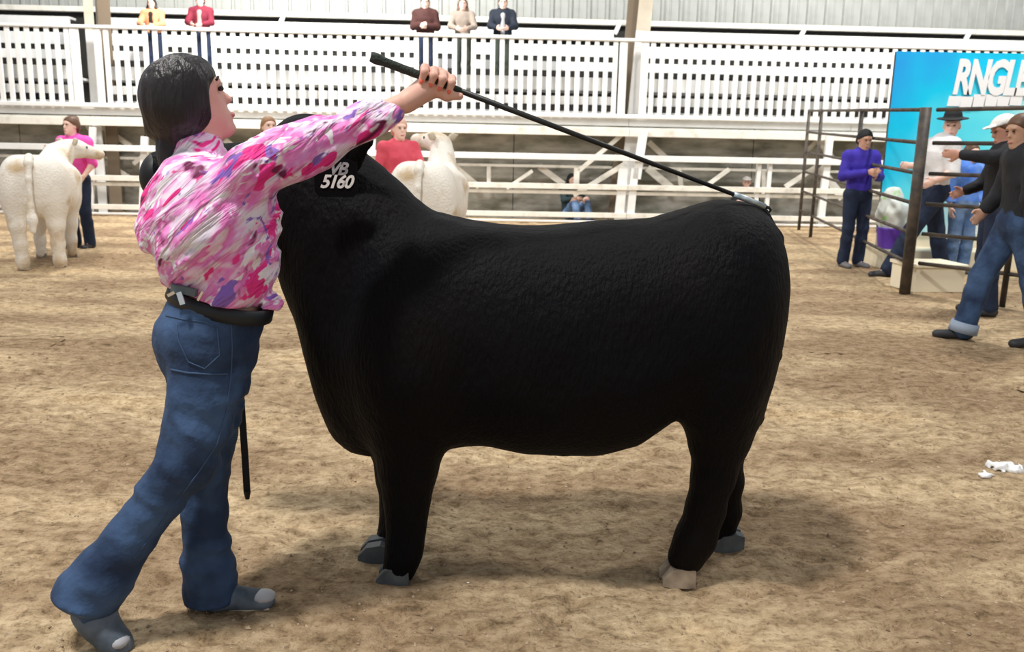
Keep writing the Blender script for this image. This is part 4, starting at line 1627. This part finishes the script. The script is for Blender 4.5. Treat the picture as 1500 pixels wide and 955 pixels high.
BY = 11.0
tl, bl = U(1318, 75, BY), U(1318, 342, BY)
x0, x1 = U(1300, 200, BY).x, U(1640, 200, BY).x
bn = empty('banner', (x0, BY, 0), 0, label='blue and cyan vinyl banner with blown-out white lettering', cat='banner')
VIN = banner_material()
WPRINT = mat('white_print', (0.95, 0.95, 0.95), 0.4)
CREAM = mat('cream_panel', (0.84, 0.76, 0.58), 0.7)
nseg = 24
V, F = [], []
for i in range(nseg + 1):
    t = i / nseg
    off = 0.012 * math.sin(t * 23)
    for zz in (bl.z, tl.z):
        V.append(((x1 - x0) * t, off, zz))
        V.append(((x1 - x0) * t, off + 0.006, zz))
for i in range(nseg):
    a = i * 4
    F += [(a, a + 4, a + 6, a + 2), (a + 1, a + 3, a + 7, a + 5), (a + 2, a + 6, a + 7, a + 3), (a, a + 1, a + 5, a + 4)]
obj('banner_sheet', V, F, VIN, bn)
xp = U(1272, 380, BY).x - x0
MB().bbox((xp, -0.42, 0.0), (x1 - x0, 0.30, 0.24), 0.01).build('cream_platform', CREAM, bn)
MB().box((0, 0.02, 0.24), (x1 - x0, 0.06, bl.z)).build('cream_base', CREAM, bn)
for xx in (0.02, (x1 - x0) * 0.5, (x1 - x0) - 0.02):
    MB().tube([(xx, 0.05, 0), (xx, 0.05, tl.z)], 0.02, 8).build('frame_pole', PIPE_BLACK, bn, True)
t = text_mesh('banner_lettering', 'RNGLE', WPRINT, bn, 0.56, 0.004, 0.18, 0.86, 0.022)
p = U(1452, 116, BY - 0.03)
t.location = (p.x - x0, -0.02, p.z)
t.rotation_euler = (math.pi / 2, 0, 0)
t.scale = (0.58, 1, 1)
# second, smeared line of print under it
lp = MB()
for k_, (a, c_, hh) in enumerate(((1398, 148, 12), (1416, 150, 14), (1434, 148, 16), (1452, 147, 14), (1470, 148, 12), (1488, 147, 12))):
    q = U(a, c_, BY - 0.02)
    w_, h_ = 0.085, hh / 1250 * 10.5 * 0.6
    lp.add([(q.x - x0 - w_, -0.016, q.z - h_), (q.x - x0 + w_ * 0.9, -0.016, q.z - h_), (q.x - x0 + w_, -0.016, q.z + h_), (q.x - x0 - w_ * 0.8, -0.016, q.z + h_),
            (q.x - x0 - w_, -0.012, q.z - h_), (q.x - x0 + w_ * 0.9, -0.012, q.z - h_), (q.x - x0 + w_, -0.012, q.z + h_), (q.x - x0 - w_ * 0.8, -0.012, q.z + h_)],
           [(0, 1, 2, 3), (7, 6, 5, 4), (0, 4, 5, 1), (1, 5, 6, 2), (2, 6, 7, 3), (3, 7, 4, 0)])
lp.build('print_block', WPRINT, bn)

# ---- low cream box, bucket
bx = G(1372, 428)
cb = empty('wooden_step', (bx.x, bx.y, 0), 0.12, label='low cream wooden step on the dirt behind the black gate post', cat='step')
MB().bbox((-0.27, -0.03, 0.0), (0.27, 0.0, 0.26), 0.006).build('front_board', CREAM, cb)
MB().bbox((-0.27, 0.40, 0.0), (0.27, 0.43, 0.26), 0.006).build('rear_board', CREAM, cb)
MB().bbox((-0.29, -0.05, 0.26), (0.29, 0.45, 0.295), 0.006).build('tread', CREAM, cb)
for q in (-0.255, 0.255):
    MB().box((q - 0.015, 0.0, 0.0), (q + 0.015, 0.40, 0.26)).build('side_board', CREAM, cb)
bk_ = U(1302, 364, BY - 0.21)
pail = empty('bucket', (bk_.x, bk_.y, 0.24), label='purple bucket holding a white and green feed bag', cat='bucket')
PURPLE = mat('purple_plastic', (0.16, 0.06, 0.55), 0.4)
BAG = mat('white_feed_bag', (0.82, 0.86, 0.80), 0.6, c2=(0.40, 0.75, 0.25), scale=5, lo=0.58, hi=0.66)
MB().tube([(0, 0, 0), (0, 0, 0.015), (0, 0, 0.24), (0, 0, 0.26)], [0.13, 0.14, 0.17, 0.178], 18).build('pail', PURPLE, pail, True)
MB().tube([(0.178 * math.cos(a), 0.178 * math.sin(a), 0.24 - 0.10 * math.sin(a / 1) ** 2) for a in [math.pi * i / 12 for i in range(13)]], 0.006, 6).build('handle', STEEL, pail, True)
f = Field((-0.35, -0.3, 0.15), (0.35, 0.3, 0.85), 0.012)
f.cone((0, 0, 0.24), (0.0, 0, 0.45), 0.14, 0.19, 0.05)
f.cone((0, 0, 0.45), (-0.02, 0, 0.62), 0.19, 0.15, 0.05, ((0, 1, 0), 0.6))
f.warp(lambda x, y, z: 0.05 * (vnoise(x * 14, y * 14, z * 10, 41) - 0.5))
f.build('feed_bag', BAG, pail)

# ---- paper scraps on the dirt
SCRAP = mat('white_scrap', (0.80, 0.80, 0.80), 0.8)
for i, (px, py, r, lab) in enumerate(((1462, 686, 0.045, 'crumpled white paper scrap lying left in the litter at the right edge'), (1483, 692, 0.055, 'largest crumpled white paper scrap on the dirt at the right edge'),
                                      (1446, 700, 0.030, 'small cream paper scrap in front of the crumpled white litter'), (681, 860, 0.010, 'tiny white crumb on the dirt between the steer\'s legs'))):
    f = Field((-0.1, -0.1, -0.03), (0.1, 0.1, 0.08), 0.006 if r > 0.02 else 0.003)
    f.ell((0, 0, 0.008), (r, r * 0.7, r * 0.32), 0.01)
    f.warp(lambda x, y, z, i=i, r=r: 0.7 * r * (vnoise(x * 60 + i * 7, y * 60, z * 60, 51) - 0.5))
    o = f.build('paper_scrap' if r > 0.02 else 'white_crumb', SCRAP, relax=0)
    g_ = G(px, py)
    o.location = (g_.x, g_.y, 0.008)
    tag(o, lab, 'litter')

# ================================================================== the other people
FACE_CAM = -math.pi / 2


def col_m(name, c, c2=None):
    return mat(name, c, 0.8, c2=c2, scale=6, bump=0.25, bscale=30)


def height_for(base, px, top_py):
    return U(px, top_py, base.y).z - base.z


PINK = col_m('hot_pink_cotton', (0.90, 0.10, 0.48))
RED = col_m('coral_red_cotton', (0.62, 0.06, 0.10), (0.70, 0.10, 0.14))
MAROON = col_m('maroon_jacket', (0.16, 0.010, 0.028), (0.20, 0.016, 0.036))
BROWNRED = col_m('dark_brown_hoodie', (0.055, 0.016, 0.014))
TAUPE = col_m('taupe_hoodie', (0.26, 0.215, 0.18), (0.30, 0.25, 0.21))
NAVY = col_m('navy_jacket', (0.010, 0.016, 0.030))
BLACKJ = col_m('black_jacket', (0.008, 0.009, 0.012), (0.014, 0.015, 0.02))
ORANGE = col_m('orange_vest_down', (0.80, 0.38, 0.20), (0.66, 0.26, 0.12))
PURPJ = col_m('purple_jacket', (0.050, 0.030, 0.42), (0.035, 0.02, 0.30))
TSHIRT = col_m('white_tshirt', (0.78, 0.77, 0.78))
BLUESH = col_m('bright_blue_shirt', (0.06, 0.20, 0.75), (0.20, 0.38, 0.85))
GREYIN = col_m('grey_undershirt', (0.42, 0.43, 0.45))
PINKIN = col_m('dusty_rose_shirt', (0.48, 0.30, 0.27))
BLACKT = col_m('black_top', (0.015, 0.012, 0.010))
OLIVE = col_m('dark_olive_trousers', (0.035, 0.045, 0.035))
TEALD = col_m('dark_teal_jacket', (0.012, 0.030, 0.036))
SHOE = mat('dark_shoe', (0.03, 0.03, 0.035), 0.6)
SHOE_W = mat('grey_shoe', (0.16, 0.16, 0.17), 0.6)
CAPW = mat('white_cap', (0.80, 0.78, 0.76), 0.8)
CAPB = mat('black_felt', (0.014, 0.015, 0.017), 0.8)
CUFF = mat('turned_denim_cuff', (0.30, 0.36, 0.46), 0.8)

# woman in pink behind the left calf
b_ = G(121, 364)
hh = height_for(b_, 108, 170)
person('person in a hot pink shirt leading the cream calf at the left edge', b_, math.radians(-100), hh, PINK, DENIM_D, HAIR_BR, 'bun', SHOE,
       over={'elR': (0.08, -0.24, 1.14), 'wrR': (0.27, -0.18, 1.26), 'elL': (0.0, 0.25, 1.10), 'wrL': (0.16, 0.22, 0.95)}, sleeve='short', fw=(0.95, -0.25, 0.05))
# face behind the steer
b_ = Vector((U(394, 185, 10.2).x, 10.2, 0))
person('fair person in a pale shirt standing far behind the steer\'s head', b_, math.radians(-75), height_for(b_, 394, 170), TSHIRT, DENIM_L, mat('sandy_hair', (0.30, 0.17, 0.09), 0.6), 'short', SHOE, fw=(0.9, 0.3, 0.1))
# coral red shirt
b_ = Vector((U(584, 190, 9.6).x, 9.6, 0))
person('person in a coral red shirt and faded jeans beside the far cream calf', b_, math.radians(-62), height_for(b_, 584, 172), RED, DENIM_L, mat('fair_hair', (0.72, 0.44, 0.33), 0.6), 'short', SHOE,
       over={'elL': (0.10, 0.25, 1.12), 'wrL': (0.30, 0.18, 1.14)}, sleeve='short', girth=0.95)
# purple jacket
b_ = G(1246, 391)
person('child in a purple jacket with hands held together behind the panel fence', b_, math.radians(-78), height_for(b_, 1256, 189), PURPJ, DENIM_D, CAPB, 'short', SHOE_W, skin=mat('tan_skin', (0.60, 0.34, 0.23), 0.5),
       over={'elL': (0.02, 0.25, 1.13), 'wrL': (0.24, 0.06, 1.16), 'elR': (0.02, -0.25, 1.13), 'wrR': (0.24, -0.05, 1.19)}, fw=(0.95, -0.1, -0.22))
# man in the white shirt and the one behind him
b_ = G(1352, 404)
person('man in a white shirt and black hat stepping wide behind the gate post', b_, math.radians(-175), height_for(b_, 1386, 166), TSHIRT, DENIM_D, None, 'short', SHOE,
       over={'pelvis': (0.0, 0, 0.93), 'waist': (0.0, 0, 1.06), 'chest': (-0.02, 0, 1.27), 'neck': (-0.07, 0, 1.42), 'head': (-0.12, 0, 1.575), 'shL': (-0.05, 0.175, 1.375), 'shR': (-0.05, -0.175, 1.375),
             'elL': (-0.05, 0.24, 1.11), 'wrL': (0.12, 0.22, 1.02), 'elR': (0.0, -0.24, 1.15), 'wrR': (0.2, -0.18, 1.16), 'hipL': (0.0, 0.088, 0.9), 'hipR': (-0.02, -0.088, 0.9),
             'knL': (0.24, 0.10, 0.50), 'anL': (0.46, 0.11, 0.085), 'toeL': (0.64, 0.12, 0.03), 'knR': (-0.15, -0.10, 0.49), 'anR': (-0.26, -0.10, 0.085), 'toeR': (-0.09, -0.12, 0.03)},
       hat=('hat', CAPB), fw=(0.5, 0.7, -0.1), sleeve='short', girth=1.2)
b_ = Vector((U(1412, 300, 10.32).x, 10.32, 0))
person('person in a bright blue shirt and faded jeans half hidden behind the white shirt', b_, math.radians(-80), 1.55, BLUESH, DENIM_L, HAIR_BR, 'short', SHOE_W, girth=1.1)
# white cap, black jacket, arm stretched out
b_ = Vector((U(1460, 300, 7.6).x, 7.6, 0))
person('man in a white cap and black jacket stretching one arm to the left', b_, math.radians(165), height_for(b_, 1448, 166) * 1.0, BLACKJ, DENIM_D, HAIR_BR, 'short', SHOE, skin=SKIN_RED,
       over={'elL': (0.14, 0.20, 1.34), 'wrL': (0.36, 0.15, 1.36), 'elR': (0.06, -0.24, 1.12), 'wrR': (0.22, -0.2, 1.05), 'head': (0.02, 0, 1.565)}, hat=('cap', CAPW), fw=(0.9, 0.2, -0.3))
# nearest man at the right edge
b_ = G(1458, 503)
person('man in a black jacket and cuffed jeans walking at the right edge', b_, math.radians(172), 1.72, BLACKJ, DENIM, HAIR_BR, 'short', SHOE, skin=mat('tan_skin_face', (0.50, 0.29, 0.20), 0.5),
       over={'pelvis': (-0.05, 0, 0.93), 'waist': (-0.06, 0, 1.06), 'chest': (-0.06, 0, 1.27), 'neck': (0.0, 0, 1.41), 'head': (0.03, 0, 1.565), 'shL': (-0.03, 0.19, 1.365), 'shR': (-0.03, -0.19, 1.365),
             'elL': (0.0, 0.26, 1.10), 'wrL': (-0.05, 0.28, 0.86), 'elR': (0.0, -0.25, 1.12), 'wrR': (0.12, -0.22, 0.98), 'hipL': (-0.06, 0.09, 0.90), 'hipR': (-0.05, -0.09, 0.9),
             'knL': (-0.16, 0.10, 0.49), 'anL': (-0.26, 0.105, 0.10), 'toeL': (-0.08, 0.12, 0.03), 'knR': (0.12, -0.10, 0.50), 'anR': (0.20, -0.105, 0.085), 'toeR': (0.38, -0.12, 0.03)},
       girth=1.25, cuff=CUFF, fw=(0.9, 0.35, -0.15))
for o in list(bpy.data.objects):
    if o.name.startswith('person') and o.get('label', '').startswith('man in a black jacket and cuffed'):
        s = 1.72 / 1.70
        MB().tube([Vector((-0.046, 0.280, 0.875)) * s, Vector((-0.040, 0.278, 0.900)) * s], [0.045, 0.046], 14).build('wristband', TSHIRT, o, True)


# spectators on the walkway
def spectator(label, px, top_py, v, **kw):
    u_, z_ = UB(px, top_py, v)
    w = BGW(u_, v, Z_WALK)
    person(label, w, FACE_CAM + BG_A + kw.pop('turn', 0.0), z_ - Z_WALK, group=None, **kw)


fold = {'elL': (0.03, 0.24, 1.12), 'wrL': (0.22, 0.04, 1.10), 'elR': (0.03, -0.24, 1.12), 'wrR': (0.22, -0.06, 1.14)}
lean = {'elL': (0.12, 0.24, 1.14), 'wrL': (0.30, 0.10, 1.08), 'elR': (0.12, -0.24, 1.14), 'wrR': (0.30, -0.12, 1.08)}
spectator('spectator with long dark hair in an orange vest over a black top', 222, -4, 0.72, top=ORANGE, pants=DENIM_D, hair=HAIR_DK, style='long', shoes=SHOE, inner=BLACKT, over=lean, girth=1.05)
spectator('spectator in an open maroon jacket over a dusty rose shirt', 293, -8, 0.72, top=MAROON, pants=DENIM_D, hair=HAIR_BR, shoes=SHOE, inner=PINKIN, over=lean, girth=1.1)
spectator('spectator in a dark brown hoodie, leftmost of three at the railing', 623, -5, 0.72, top=BROWNRED, pants=DENIM_D, hair=HAIR_BR, shoes=SHOE, over=fold, girth=1.2)
spectator('spectator in a taupe hoodie, middle of three at the railing', 678, -3, 0.72, top=TAUPE, pants=OLIVE, hair=HAIR_BR, style='long', shoes=SHOE, over=lean, girth=1.0)
spectator('spectator in a black jacket over a grey shirt, rightmost of three at the railing', 737, -5, 0.72, top=NAVY, pants=OLIVE, hair=HAIR_BR, shoes=SHOE, inner=GREYIN, over=lean, girth=1.2)

# two people sitting on the ground behind the arena fence
sit = {'pelvis': (0, 0, 0.14), 'waist': (-0.04, 0, 0.27), 'chest': (-0.03, 0, 0.48), 'neck': (0.0, 0, 0.64), 'head': (0.05, 0, 0.79), 'shL': (0, 0.175, 0.59), 'shR': (0, -0.175, 0.59),
       'elL': (0.16, 0.24, 0.40), 'wrL': (0.36, 0.10, 0.40), 'elR': (0.16, -0.24, 0.40), 'wrR': (0.36, -0.10, 0.44), 'hipL': (0.04, 0.09, 0.12), 'hipR': (0.04, -0.09, 0.12),
       'knL': (0.38, 0.14, 0.42), 'knR': (0.38, -0.14, 0.42), 'anL': (0.50, 0.13, 0.085), 'anR': (0.50, -0.13, 0.085), 'toeL': (0.66, 0.15, 0.03), 'toeR': (0.66, -0.15, 0.03)}
u_, z_ = UB(836, 262, 0.62)
person('person in a dark teal jacket sitting on the ground behind the fence below the railing', BGW(u_, 0.62, 0), FACE_CAM + 0.5, 1.7, TEALD, DENIM_L, CAPB, 'long', SHOE, over=sit)
u_, z_ = UB(1094, 262, 0.62)
person('person in a black jacket and pale cap sitting behind the fence near the stick\'s tip', BGW(u_, 0.62, 0), FACE_CAM - 0.2, 1.7, BLACKJ, DENIM_D, None, 'short', SHOE, over=sit, hat=('cap', CAPW), girth=1.05)

# ================================================================== cream show calves
CREAMCOAT = mat('cream_coat', (0.80, 0.76, 0.69), 0.85, c2=(0.55, 0.42, 0.27), scale=3.4, lo=0.50, hi=0.66, bump=0.5, bscale=45, detail=5)
b_ = G(44, 396)
white_cow('cream show calf seen from behind at the left edge', (b_.x - 0.10, b_.y + 0.62, 0), math.radians(109), 0.98, (0.90, -0.22, 1.30), (0.62, -0.8, -0.12), CREAMCOAT, (-0.02, 0.02, 0.02, 0.0))
x_ = U(629, 260, 8.6).x
white_cow('cream show calf seen from behind beyond the black steer\'s neck', (x_ - 0.02, 9.1, 0), math.radians(86), 1.0, (0.86, 0.10, 1.44), (0.55, 0.75, 0.15), CREAMCOAT)
